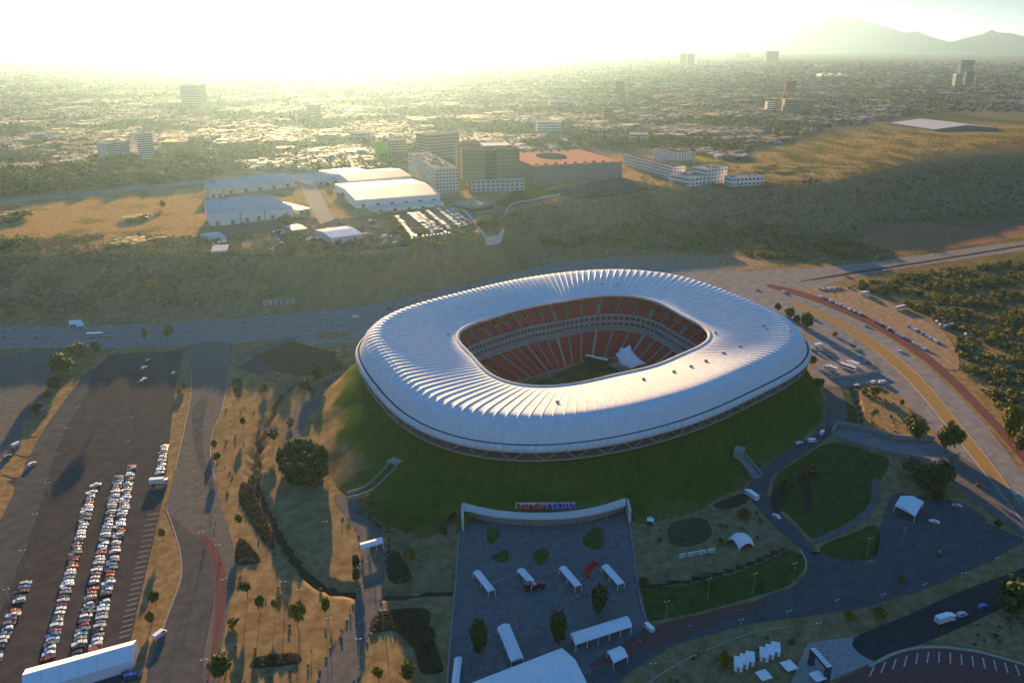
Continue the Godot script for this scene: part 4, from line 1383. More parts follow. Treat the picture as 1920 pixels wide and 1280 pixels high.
func plateau_buildings() -> void:
	var y := PLATEAU
	# yards and drives of the works
	sheet("yard", [393, 425, 556, 408, 640, 410, 760, 395, 850, 385, 905, 425, 860, 448, 760, 462, 640, 474, 520, 480, 400, 476], 1, M.asphalt, "yard of the works on the plateau edge", false, y)
	sheet("drive", [556, 330, 580, 328, 600, 360, 626, 412, 600, 420, 572, 372], 2, M.kerb, "sunlit pale drive between the warehouses", false, y)
	sheet("yard", [455, 452, 515, 440, 512, 476, 450, 478], 2, M.dirt, "bare tan plot at the plateau edge", false, y)
	sheet("road", [-300, 395, 0, 372, 120, 364, 260, 350, 392, 336, 392, 342, 260, 357, 120, 371, 0, 380, -300, 404], 1, M.road, "road along the trees behind the dry field", false, y)
	sheet("yard", [1010, 360, 1165, 332, 1240, 350, 1180, 362, 1090, 372], 1, M.asphalt, "shaded yard in front of the salmon-roofed hall", false, y)
	sheet("lawn", [930, 380, 985, 345, 1020, 355, 1050, 365, 1000, 378, 950, 390], 2, M.lawn, "green bank beside the glass hospital", false, y)
	sheet("field", [1298, 284, 1330, 282, 1372, 298, 1340, 304, 1310, 302], 1, M.yellowfield, "bright yellow sports field", false, y)
	sheet("field", [1370, 330, 1480, 300, 1620, 318, 1560, 342, 1440, 350], 1, M.soil, "grey-brown ploughed field above the scarp", false, y)
	# warehouses
	shed("pale blue-grey hall with an ochre field on its left", [394, 424, 451, 419, 401, 375], 1, M.white, M.metalroof, 6.0, "", 0.9)
	shed("white works hall with a bright rear parapet", [453, 417, 496, 412, 399, 368], 1, M.white, M.metalroof, 6.0, "", 0.9)
	shed("white works hall with bright curved roof rows", [498, 412, 550, 406, 396, 369], 6, M.white, M.metalroof, 2.2)
	shed("long low hall behind the white works halls", [420, 365, 552, 350, 352, 336], 1, M.wall, M.metalroof, 6.0, "", 0.9)
	shed("small hall end with open bays beside the long low hall", [394, 372, 419, 369, 352, 344], 1, M.wall, M.metalroof, 6.0, "", 0.9)
	shed("big white hall with a broad roof and bright ridge", [668, 391, 826, 379, 375, 343], 1, M.white, M.metalroof, 4.0)
	shed("white rear hall behind the broad bright ridge", [655, 352, 772, 342, 339, 322], 1, M.white, M.metalroof, 4.0)
	shed("low white lean-to along the big hall", [700, 398, 832, 386, 392, 386], 1, M.white, M.metalroof, 0.8)
	shed("hall with small bright roof rows behind the drive", [588, 348, 640, 341, 341, 326], 4, M.wall, M.metalroof, 1.8)
	shed("flat low hall behind the small bright roofs", [625, 333, 690, 326, 327, 318], 1, M.wall, M.metalroof, 1.0)
	shed("small hall with a pale roof in the junk yard", [622, 458, 680, 450, 446, 428], 1, M.wall, M.canvas, 2.0)
	shed("narrow shed beside the sunlit drive", [560, 402, 582, 398, 394, 372], 1, M.wall, M.metalroof, 1.0)
	shed("small blue-grey shed under the white halls", [548, 440, 576, 436, 432, 422], 1, M.wall_grey, M.metalroof, 1.0)
	shed("square white shed at the plateau's left corner", [396, 452, 408, 450, 446, 436], 1, M.white, M.metalroof, 1.0)
	shed("second square white shed at the plateau's left corner", [410, 450, 423, 448, 444, 434], 1, M.white, M.metalroof, 1.0)
	shed("pair of open grey racks on the plateau edge", [396, 478, 424, 475, 472, 460], 2, M.wall_grey, M.wall, 0.6)
	# goods stacked in the works' yards
	var pile := 0
	for q in [[[556, 428, 610, 420, 700, 412, 722, 430, 690, 448, 600, 466, 560, 462], 46], [[396, 440, 430, 436, 430, 470, 398, 476], 14], [[514, 434, 530, 430, 530, 470, 512, 474], 12], [[600, 330, 640, 326, 644, 380, 625, 384], 16], [[690, 445, 740, 432, 765, 455, 700, 466], 16]]:
		for c in scatter(inside(q[0], y), q[1]):
			var tone: int = rng.randi() % 4
			var t := thing("goods_stack", ["white", "grey", "tan", "dark"][tone] + " stack of goods lying in the yards of the works", "goods", Transform3D(Basis(Vector3.UP, rng.randf() * 0.6), Vector3(c.x, y + 0.05, c.y)), "goods in the works' yards")
			var m: Material = [M.white, M.wall_grey, M.kerb, M.slate][tone]
			for k in 1 + rng.randi() % 3:
				var b := Geo.new()
				b.box(Vector3(rng.randfn() * 1.6, 0, rng.randfn() * 1.6), Vector3(rng.randf_range(1.5, 5), rng.randf_range(0.8, 2.6), rng.randf_range(1.5, 3)), rng.randf() * 0.4, 0.96)
				part("crate", b.mesh(), m, t)
			pile += 1
	# hospital
	building("office_building", "long pale slab building with narrow windows and crowded roof", [817, 362, 861, 359.5, 318], 170, 7, M.wall, M.wall_warm, {"boxes": 34, "trim": M.wall_warm, "bay": 4.0})
	var hs := building("hospital", "green glass twin-tower hospital on a pale podium", [884, 360, 983, 356.8, 338.5], 60, 3, M.wall, M.concrete, {"bay": 6.0, "glass": M.glass})
	var podium := rise(up_at(884, 360), 338.5) - PLATEAU
	mass(hs, Vector3(-10, podium, -8), 29, 37, 26, 8, M.ochre, M.concrete, {"glass": M.glass_green, "tall": 0.62, "boxes": 9, "trim": M.kerb, "parapet": 1.6})
	mass(hs, Vector3(34, podium, -6), 30, 37, 26, 8, M.ochre, M.concrete, {"glass": M.glass_green, "tall": 0.62, "boxes": 9, "trim": M.kerb, "parapet": 1.6})
	mass(hs, Vector3(19, podium, -14), 15, 34, 16, 7, M.brick, M.concrete, {"glass": M.glass_green})
	mass(hs, Vector3(-8, podium, -75), 30, 37, 24, 8, M.ochre, M.wall_warm, {"glass": M.glass_green, "trim": M.kerb, "parapet": 1.6, "boxes": 2})
	mass(hs, Vector3(28, podium, -80), 40, 33, 40, 7, M.wall, M.metalroof, {"glass": M.glass})
	building("apartment_building", "grey block with a brown end wall behind the hospital", [808, 302, 862, 296, 254], 40, 8, M.wall_grey, M.concrete, {"boxes": 3})
	building("office_building", "dark block beside the bright green hoarding", [733, 294, 762, 292, 264], 30, 6, M.wall_grey, M.concrete, {})
	building("hoarding", "bright green screen in front of the city houses", [704, 294, 731, 293, 266], 3, 0, M.green_screen, M.green_screen, {"cat": "hoarding", "parapet": 0.2})
	# mall
	var ml := building("shopping_hall", "broad hall with a salmon flat roof and a dark oval", [1000, 341, 1166, 332, 311.5], 150, 1, M.wall_grey, M.salmon, {"trim": M.salmon, "parapet": 0.7, "glass": M.wall_grey})
	var ma := up_at(1000, 341)
	var mh := rise(ma, 311.5) - ma.y
	var ov := Geo.new()
	var ol := PackedVector3Array()
	for i in 28:
		ol.append(Vector3(60 + cos(TAU * i / 28) * 21, 0, -86 + sin(TAU * i / 28) * 30))
	ov.prism(ol, mh + 0.1, mh + 1.6)
	part("skylight", ov.mesh(), M.slate, ml)
	for i in 16:
		var g := Geo.new()
		g.box(Vector3(8 + (i % 8) * 14.5, mh + 0.25, -10 if i < 8 else -140), Vector3(4, 1.4, 3))
		part("roof_unit", g.mesh(), M.brick, ml)
	# housing terraces
	building("apartment_building", "long white terrace with red-striped roof beside the salmon hall", [1263, 338, 1284, 336.7, 314], 150, 4, M.white, M.brick, {"boxes": 12, "bay": 4.0})
	building("apartment_building", "second white terrace behind the long one", [1272, 302, 1297, 300, 287], 62, 4, M.white, M.brick, {"boxes": 8, "bay": 5.0})
	building("apartment_building", "white corner block near the scarp crest", [1326, 346, 1362, 342, 318], 30, 4, M.white, M.wall_warm, {"boxes": 5, "bay": 6.0})
	building("apartment_building", "white low block with rooftop huts beside the corner block", [1296, 350, 1330, 345, 334], 40, 2, M.white, M.wall_warm, {"boxes": 4, "bay": 6.0})
	building("apartment_building", "low white houses at the end of the terraces", [1372, 350, 1432, 346, 334], 20, 2, M.white, M.concrete, {"boxes": 4, "bay": 6.0})
	# retaining wall under the hospital
	var g := Geo.new()
	var ln := PackedVector3Array()
	for q in [[858, 385], [880, 408], [905, 440], [912, 449], [936, 445], [944, 432]]:
		ln.append(at(q[0], q[1], y))
	g.strip(ln, 1.4, -6.0, 2.6)
	tag(solo("retaining_wall", g.mesh(), M.wall), "white angular retaining wall on the scarp under the hospital", "wall")
	var g2 := Geo.new()
	ln = PackedVector3Array()
	for q in [[944, 410], [960, 385], [1000, 376], [1050, 366]]:
		ln.append(at(q[0], q[1], y))
	g2.strip(curve(ln), 1.4, -5.0, 2.0)
	tag(solo("retaining_wall", g2.mesh(), M.wall), "pale curved wall along the green bank", "wall")
	building("plant_building", "low dark machine house beside the hospital ramp", [890, 402, 925, 396, 388], 40, 1, M.wall_grey, M.concrete, {"boxes": 2})
	# far left towers
	for d in [["leftmost pale slab of the residential tower group", [204, 308, 228, 305, 270]], ["slab tower second in the residential group", [226, 306, 246, 303, 268]], ["short tower in the middle of the residential group", [246, 311, 262, 309, 290]], ["tall slab tower of the residential group with brown side", [262, 302, 292, 299, 252]]]:
		building("apartment_tower", d[0], d[1], 26, 12, M.wall, M.wall_warm, {"cat": "tower", "group": "residential towers left of the sun", "boxes": 2})

func far_buildings() -> void:
	for d in [
		["hazy slab tower left of the bright sun glare", 340, 196, 380, 160, 40, M.wall_grey],
		["small hazy cube tower under the glare", 575, 215, 598, 197, 30, M.wall_grey],
		["white-framed hall with pale roof amid the trees", 1006, 250, 1052, 229, 40, M.white],
		["dark cube block standing alone among houses", 1132, 224, 1150, 203, 30, M.wall_grey],
		["brown slim tower in the hazy city", 1154, 176, 1170, 153, 30, M.brick],
		["left tower of a hazy pair near the horizon", 1275, 122, 1287, 100, 40, M.wall_grey],
		["right tower of a hazy pair near the horizon", 1289, 122, 1302, 101, 40, M.wall_grey],
		["wide low block near the horizon", 1378, 108, 1406, 98, 50, M.wall_grey],
		["square blue-grey block near the horizon with lit side", 1436, 118, 1459, 96, 70, M.wall_grey],
		["faint tall tower below the broad mountain", 1504, 94, 1512, 74, 60, M.wall_grey],
		["slim sunlit white tower on the right", 1438, 209, 1452, 191, 22, M.white],
		["tan and blue block beside the slim white tower", 1470, 212, 1501, 187, 40, M.wall_warm],
		["red and white block above the row houses", 1474, 176, 1492, 152, 30, M.brick],
		["dark tall tower of the right trio", 1800, 140, 1824, 113, 40, M.wall_grey],
		["pale narrow tower of the right trio", 1790, 163, 1803, 138, 26, M.wall],
		["second narrow tower of the right trio", 1809, 161, 1824, 134, 26, M.wall_grey],
		["faint tower in the glare above the horizon", 826, 88, 836, 54, 60, M.wall_grey],
		["pale mid-rise block in the glare", 655, 262, 690, 250, 30, M.wall],
		["white stepped block at the left edge of the city", 60, 262, 84, 252, 30, M.wall],
		["low pale block beyond the mall", 1180, 262, 1215, 252, 40, M.white],
		["wide pale block among trees right of the glare", 1030, 200, 1065, 190, 60, M.wall]]:
		var a := up_at(d[1], d[2])
		var b := up_at(d[3], d[2])
		var h := rise(a, d[4]) - a.y
		building("tower_block", d[0], [d[1], d[2], d[3], d[2], d[4]], d[5], clampi(int(h / 5.0), 2, 14), d[6], M.wall_warm, {"cat": "building", "boxes": 1})
	var sa := up_at(1672, 236)
	var sh := shed("long grey shed with a rounded roof on the open land", [1668, 236, 1752, 245, 230, 220], 1, M.wall_grey, M.metalroof, 8.0)
	sh.set_meta("category", "shed")
	# domed hall
	var p := up_at(1560, 147)
	var t := thing("domed_hall", "blue-grey hall with low domed roof among distant trees", "hall", Transform3D(Basis(), p))
	var w := Geo.new()
	w.box(Vector3(0, -2, 0), Vector3(150, 16, 80))
	part("wall", w.mesh(), M.wall_grey, t)
	for k in 3:
		var g := Geo.new()
		for i in 10:
			var a0 := PI * i / 10
			var a1 := PI * (i + 1) / 10
			var x := -50.0 + 50.0 * k
			g.quad(Vector3(x + cos(a0) * 24, 14 + sin(a0) * 14, 40), Vector3(x + cos(a1) * 24, 14 + sin(a1) * 14, 40), Vector3(x + cos(a1) * 24, 14 + sin(a1) * 14, -40), Vector3(x + cos(a0) * 24, 14 + sin(a0) * 14, -40))
		part("vault", g.mesh(true), M.metalroof, t)


# ---------------------------------------------------------------- prototypes
var P := {}
var picked := 0

func pick() -> int:
	picked = rng.randi() % 4
	return picked

func crown(lobes: int, leaves: int, rx: float, ry: float, y0: float, size: float, tones: Array, seed_: int, hollow := 0.35) -> Mesh:
	var r := RandomNumberGenerator.new()
	r.seed = seed_
	var g := Geo.new()
	for l in lobes:
		var d := Vector3(r.randfn(), r.randfn(), r.randfn()).normalized() * pow(r.randf_range(hollow, 1.0), 0.6)
		var c := Vector3(d.x * rx * 0.72, y0 + ry + d.y * ry * 0.72, d.z * rx * 0.72)
		var lr := r.randf_range(0.26, 0.46)
		var tone: Color = tones[r.randi() % tones.size()]
		for k in leaves:
			var e := Vector3(r.randfn(), r.randfn(), r.randfn()).normalized() * pow(r.randf(), 0.4)
			var p := c + Vector3(e.x * rx * lr, e.y * ry * lr, e.z * rx * lr)
			var n := (e + Vector3(0, 0.5, 0) + Vector3(r.randfn(), r.randfn(), r.randfn()) * 0.45).normalized()
			var s := n.cross(Vector3(r.randfn(), r.randfn(), r.randfn())).normalized() * size * r.randf_range(0.6, 1.3)
			var t := s.cross(n) * r.randf_range(0.6, 1.0)
			g.col = tone * r.randf_range(0.75, 1.25)
			g.quad(p - s * 0.5, p + t * 0.5, p + s * 0.6, p - t * 0.45)
	return g.mesh()

func trunk(h: float, r: float, limbs: int, reach: float, seed_: int) -> Mesh:
	var q := RandomNumberGenerator.new()
	q.seed = seed_
	var g := Geo.new()
	var top := Vector3(q.randfn() * 0.15, h, q.randfn() * 0.15)
	g.bar(Vector3(0, -0.3, 0), top, r, r * 0.6, 7)
	for i in limbs:
		var a := TAU * (i + q.randf() * 0.5) / limbs
		g.bar(top * q.randf_range(0.75, 1.0), top + Vector3(cos(a) * reach, reach * q.randf_range(0.6, 1.4), sin(a) * reach), r * 0.5, r * 0.15, 5)
	return g.mesh()

func make_tree(key: String, tr: Mesh, cr: Mesh) -> void:
	var o := Node3D.new()
	part("trunk", tr, M.bark, o)
	part("crown", cr, M.leaf, o)
	P[key] = o

# every prototype is one metre wide and one metre high
func prototypes() -> void:
	var dark := [Color(0.035, 0.06, 0.012), Color(0.05, 0.075, 0.015), Color(0.07, 0.09, 0.02)]
	var mid := [Color(0.06, 0.085, 0.016), Color(0.085, 0.11, 0.02), Color(0.11, 0.12, 0.02)]
	var gold := [Color(0.17, 0.14, 0.015), Color(0.13, 0.12, 0.015), Color(0.22, 0.16, 0.015)]
	var rust := [Color(0.2, 0.1, 0.03), Color(0.15, 0.09, 0.03)]
	var lilac := [Color(0.3, 0.2, 0.42), Color(0.24, 0.15, 0.36)]
	var olive := [Color(0.11, 0.11, 0.03), Color(0.14, 0.125, 0.035), Color(0.085, 0.09, 0.025)]
	for d in [["dark", dark], ["mid", mid], ["gold", gold], ["olive", olive], ["rust", rust], ["lilac", lilac]]:
		for k in 2:
			make_tree("round_%s_%d" % [d[0], k], trunk(0.34, 0.03, 5, 0.22, 5 + k), crown(38, 30, 0.5, 0.4, 0.18, 0.13, d[1], 40 + k * 7))
			make_tree("lolly_%s_%d" % [d[0], k], trunk(0.6, 0.028, 4, 0.14, 9 + k), crown(26, 26, 0.5, 0.27, 0.44, 0.13, d[1], 60 + k * 5))
			make_tree("tall_%s_%d" % [d[0], k], trunk(0.25, 0.04, 4, 0.2, 11 + k), crown(50, 30, 0.5, 0.46, 0.06, 0.13, d[1], 80 + k * 3))
			make_tree("bush_%s_%d" % [d[0], k], trunk(0.12, 0.03, 5, 0.25, 13 + k), crown(16, 20, 0.5, 0.48, 0.0, 0.17, d[1], 90 + k * 11))
	make_tree("round_bare_0", trunk(0.35, 0.035, 9, 0.42, 3), crown(9, 7, 0.5, 0.4, 0.25, 0.07, [Color(0.3, 0.17, 0.12)], 99))
	var pal := Geo.new()
	for i in 14:
		var a := TAU * i / 14
		var e := 0.35 if i % 2 else 0.1
		pal.col = Color(0.06, 0.085, 0.02) * (0.8 + 0.4 * (i % 3) / 2.0)
		var s := Vector3(-sin(a), 0, cos(a)) * 0.06
		var m := Vector3(cos(a) * 0.28, 0.9 + e * 0.35, sin(a) * 0.28)
		var t := Vector3(cos(a) * 0.5, 0.78 + e * 0.2, sin(a) * 0.5)
		pal.quad(Vector3(0, 0.88, 0) - s * 0.4, Vector3(0, 0.88, 0) + s * 0.4, m + s, m - s)
		pal.tri(m - s, m + s, t)
	make_tree("palm", trunk(0.9, 0.04, 0, 0.0, 2), pal.mesh())
	cars_proto()
	lamp_proto()


func plant(u: float, v: float, wpx: float, hpx: float, key: String, label: String, called := "tree", group := "", plateau := false) -> void:
	var p := up_at(u, v) if plateau else at(u, v, ground(at(u, v).x, at(u, v).z))
	var dist := p.distance_to(Vector3(0, CAM_H, 0))
	var dep := asin((CAM_H - p.y) / dist)
	var w := wpx * dist / FOCAL
	var h := hpx * dist / FOCAL / cos(dep)
	put(p, w, h, key, label, called, group)

func put(p: Vector3, w: float, h: float, key: String, label: String, called := "tree", group := "") -> void:
	var full := key
	if not P.has(full):
		full = "%s_%d" % [key, rng.randi() % 2]
	if not P.has(full):
		full = key + "_0"
	copy(P[full], called, Transform3D(Basis(Vector3.UP, rng.randf() * TAU).scaled(Vector3(w, h, w)), p), label, "bush" if called.contains("bush") else "tree", group)


func trees() -> void:
	for d in [
		[116, 704, 46, 40, "round_mid", "large round green tree at the corner of the car park"], [147, 668, 34, 24, "round_gold", "broad yellowish tree at the top of the car park"], [180, 660, 18, 18, "round_mid", "small round tree at the top of the car park"],
		[100, 727, 26, 18, "bush_dark", "dark low tree in the strip left of the car park"], [90, 746, 14, 12, "round_rust", "small rust-coloured tree in the strip left of the car park"], [82, 778, 12, 13, "round_lilac", "small lilac-blossoming tree left of the car park"], [70, 772, 26, 14, "bush_dark", "dark bush beside the lilac tree"],
		[317, 634, 16, 28, "tall_gold", "slim golden tree in the ring road"], [272, 636, 9, 22, "tall_rust", "thin rusty tree in the ring road"], [278, 544, 30, 18, "round_gold", "lone yellow tree on the dark scarp"],
		[345, 730, 11, 14, "round_gold", "small yellow tree on the upper verge"], [336, 738, 10, 12, "bush_olive", "olive bush on the upper verge"], [305, 1018, 14, 24, "lolly_gold", "yellow sapling on the lower verge"], [292, 1142, 19, 28, "lolly_dark", "dark round sapling on the lower verge"], [282, 1172, 16, 22, "round_gold", "yellow tree at the lower end of the verge"],
		[597, 715, 27, 32, "round_dark", "dark round tree beside the ring path"], [573, 735, 26, 26, "round_mid", "bright round tree beside the ditch end"], [585, 738, 16, 14, "bush_olive", "olive bush under the two round trees"], [636, 690, 10, 16, "round_rust", "rusty small tree under the roof edge"],
		[512, 832, 26, 24, "lolly_dark", "round-headed tree beside the foot bridge"], [456, 805, 11, 22, "lolly_mid", "small slim tree in the dry park"], [402, 842, 12, 18, "round_mid", "small tree on the kerb of the curved drive"], [408, 872, 14, 22, "lolly_dark", "dark sapling on the kerb of the curved drive"], [449, 992, 16, 26, "lolly_gold", "bright yellow sapling beside the leaf-shaped bed"], [497, 735, 14, 16, "round_gold", "small golden tree near the ditch bend"], [545, 800, 16, 18, "bush_olive", "olive bush at the ditch edge"], [486, 880, 10, 16, "round_gold", "yellow shrub tree at the ditch's left bend"], [473, 908, 16, 18, "bush_dark", "dark bush leaning over the ditch"],
		[463, 1124, 21, 30, "lolly_dark", "dark lollipop tree in the lower park"], [488, 1151, 19, 30, "lolly_mid", "green lollipop tree in the lower park"], [516, 1148, 13, 22, "lolly_gold", "small yellow lollipop tree in the lower park"], [561, 1188, 32, 52, "lolly_gold", "largest lollipop tree with pale yellow crown"], [612, 1164, 20, 38, "lolly_gold", "slender yellow tree beside the park path"], [416, 1276, 40, 42, "round_mid", "full round tree at the lower end of the drive"], [808, 1207, 21, 28, "round_dark", "dark round tree inside the curved bed"], [766, 1278, 28, 34, "round_mid", "round green tree at the lower edge of the park"], [709, 1282, 22, 26, "lolly_gold", "yellow tree at the lower edge of the park"], [762, 1002, 22, 28, "round_olive", "olive tree on the shaded slope foot"], [785, 1012, 11, 14, "round_gold", "little yellow tree on the shaded slope foot"], [768, 1060, 24, 34, "round_gold", "yellow tree behind the park gate"], [832, 1008, 16, 22, "round_dark", "dark tree beside the forecourt wall"], [722, 985, 22, 26, "round_olive", "olive tree at the slope path"], [692, 950, 22, 24, "round_gold", "straw-coloured tree at the tunnel foot"], [668, 1068, 15, 28, "tall_dark", "upper dark shrub tree along the park path"], [668, 1092, 15, 28, "tall_dark", "lower dark shrub tree along the park path"], [437, 1172, 24, 12, "bush_mid", "flat green bush near the drive"],
		[1123, 1150, 34, 52, "tall_dark", "dark oval tree near the forecourt's right edge"], [1047, 1208, 36, 56, "tall_dark", "dark oval tree in the middle of the forecourt"], [897, 1226, 36, 58, "tall_dark", "dark oval tree near the forecourt's left edge"],
		[1523, 684, 18, 18, "round_gold", "round yellow tree in the service yard"], [1512, 616, 26, 30, "tall_dark", "dark tree behind the roof's right end"], [1480, 598, 20, 22, "round_gold", "yellow tree behind the roof's right end"], [1458, 584, 14, 16, "round_dark", "small dark tree behind the roof"], [1494, 608, 14, 18, "round_dark", "dark little tree between two trees behind the roof"], [1565, 630, 12, 9, "bush_gold", "yellow bush on the boulevard edge"],
		[1706, 808, 20, 32, "tall_olive", "slim olive tree in the triangular garden"], [1720, 828, 30, 42, "round_olive", "large olive tree at the tip of the triangular garden"], [1776, 850, 42, 56, "round_olive", "big pale tree beside the boulevard"], [1638, 806, 14, 34, "palm", "palm in the triangular garden"], [1632, 804, 12, 28, "palm", "shorter palm in the triangular garden"], [1640, 742, 22, 18, "round_gold", "golden tree beside the white vans"], [1622, 738, 18, 12, "bush_gold", "golden bush beside the white vans"], [1536, 726, 22, 18, "round_gold", "golden tree where slope meets yard"], [1691, 760, 8, 11, "round_dark", "tiny dark tree in the triangular garden"],
		[1735, 930, 60, 54, "round_dark", "largest dark tree above the white tent yard"], [1764, 912, 40, 44, "round_dark", "right tree of the dark group above the tent yard"], [1710, 892, 40, 30, "round_olive", "left olive tree of the dark group above the tent yard"], [1755, 935, 30, 26, "bush_dark", "dark bush under the group above the tent yard"], [1892, 826, 32, 62, "tall_gold", "tall yellow tree on the boulevard's outer edge"], [1910, 850, 20, 30, "round_olive", "olive tree below the tall yellow one"], [1832, 922, 10, 16, "lolly_gold", "yellow sapling on the sunlit pavement"], [1870, 990, 12, 14, "round_dark", "dark small tree on the dry verge by the boulevard"],
		[1357, 1258, 26, 32, "round_gold", "bright yellow tree beside the toilet cabins"], [1590, 1168, 20, 22, "round_gold", "yellow tree on the verge of the shaded road"], [1647, 1166, 24, 26, "round_gold", "yellow-olive tree on the verge of the shaded road"], [1310, 1240, 32, 30, "round_bare", "bare pinkish tree on the cabins' verge"], [1495, 1196, 22, 26, "round_bare", "bare brown tree near the arch"], [1905, 1150, 66, 50, "round_dark", "large dark tree on the slope at the right edge"], [1690, 1092, 12, 14, "round_gold", "yellow shrub tree in the road fork"], [1425, 1112, 12, 16, "round_dark", "dark small tree on the lawn's right part"], [1326, 1095, 26, 20, "round_olive", "olive tree on the lawn ditch"], [1205, 1105, 22, 22, "round_dark", "dark tree at the forecourt's right wall"], [1395, 968, 30, 16, "bush_rust", "reddish shrub above the dome tent"], [1520, 890, 34, 18, "bush_rust", "red flowering shrub in the shaded garden"], [1470, 925, 22, 26, "bush_dark", "dark shrub at the garden's left rim"], [1352, 1022, 12, 14, "bush_dark", "dark shrub beside the dome tent"],
		[1430, 1105, 8, 10, "bush_olive", "tiny olive bush on the lawn's tip"]]:
		plant(d[0], d[1], d[2], d[3], d[4], d[5], "bush" if d[4].begins_with("bush") else ("palm" if d[4] == "palm" else "tree"))
	for q in [[534, 878], [548, 868], [562, 862], [578, 862], [592, 868], [605, 880], [540, 896], [556, 888], [572, 884], [588, 890], [602, 902], [548, 912], [566, 908], [584, 912]]:
		plant(q[0], q[1], rng.randf_range(26, 34), rng.randf_range(34, 46), "tall_dark" if q[1] > 870 else "tall_mid", "tree of the dense dark grove in the park", "tree", "grove in the park")
	for d in [[543, 462, 20, 18, "round_gold"], [545, 472, 20, 18, "round_gold"], [546, 480, 18, 16, "round_mid"], [540, 450, 14, 14, "round_mid"], [735, 418, 18, 14, "round_gold"], [742, 430, 20, 18, "round_mid"], [750, 440, 22, 20, "round_mid"], [758, 450, 20, 18, "round_olive"], [538, 425, 20, 26, "tall_olive"], [528, 430, 16, 24, "tall_olive"], [905, 430, 30, 22, "round_olive"], [925, 432, 26, 22, "round_olive"], [645, 372, 16, 12, "round_gold"], [615, 352, 12, 10, "round_olive"], [700, 408, 10, 10, "round_mid"], [720, 404, 10, 8, "round_gold"]]:
		plant(d[0], d[1], d[2], d[3], d[4], "tree growing between the halls of the works", "tree", "trees of the works", true)
	for i in 46:
		var u := -30 + i * 9.6 + rng.randf_range(-5, 5)
		for k in 3:
			var w: int = rng.randi() % 5
			plant(u + rng.randf_range(-5, 5), 372 - u * 0.09 - 14.0 * k - rng.randf() * 12, rng.randf_range(20, 34), rng.randf_range(16, 28), ["round_mid", "round_olive", "tall_mid", "round_dark", "round_gold"][w], ["bright green", "olive", "tall green", "dark green", "golden"][w] + " tree of the dense belt behind the dry field", "tree", "tree belt behind the dry field", true)
	for i in 30:
		var u := 985 + i * 6.3 + rng.randf_range(-4, 4)
		var w: int = rng.randi() % 3
		plant(u, 278 - rng.randf() * 12, rng.randf_range(12, 20), rng.randf_range(10, 18), ["round_gold", "round_mid", "round_olive"][w], ["golden", "green", "olive"][w] + " tree of the row behind the salmon-roofed hall", "tree", "tree row behind the salmon-roofed hall", true)
	for d in [[15, 412, 60, 12, "bush_olive"], [40, 408, 40, 14, "bush_mid"], [10, 468, 44, 20, "bush_dark"], [28, 462, 28, 16, "bush_dark"], [250, 412, 50, 8, "bush_olive"], [270, 408, 30, 8, "bush_olive"], [305, 390, 12, 14, "round_mid"], [240, 455, 70, 6, "bush_olive"], [300, 450, 30, 6, "bush_olive"]]:
		plant(d[0], d[1], d[2], d[3], d[4], "low bush clump on the dry plateau field", "bush", "bushes on the dry field", true)


func inside(px: Array, y: float) -> PackedVector2Array:
	var r := PackedVector2Array()
	for p in pts(px, y):
		r.append(Vector2(p.x, p.z))
	return r

func scatter(poly: PackedVector2Array, n: int) -> PackedVector2Array:
	var box := Rect2(poly[0], Vector2.ZERO)
	for p in poly:
		box = box.expand(p)
	var r := PackedVector2Array()
	var tries := 0
	while r.size() < n and tries < n * 30:
		tries += 1
		var q := Vector2(rng.randf_range(box.position.x, box.end.x), rng.randf_range(box.position.y, box.end.y))
		if Geometry2D.is_point_in_polygon(q, poly):
			r.append(q)
	return r

func multi(called: String, mesh: Mesh, m: Material, tf: Array, cols: Array, label: String) -> void:
	if tf.is_empty():
		return
	var mm := MultiMesh.new()
	mm.transform_format = MultiMesh.TRANSFORM_3D
	mm.use_colors = cols.size() > 0
	mm.mesh = mesh
	mm.instance_count = tf.size()
	for i in tf.size():
		mm.set_instance_transform(i, tf[i])
		if cols.size() > 0:
			mm.set_instance_color(i, cols[i])
	var o := MultiMeshInstance3D.new()
	o.name = numbered(called)
	o.multimesh = mm
	o.material_override = m
	add_child(o)
	tag(o, label, "", "", "stuff")


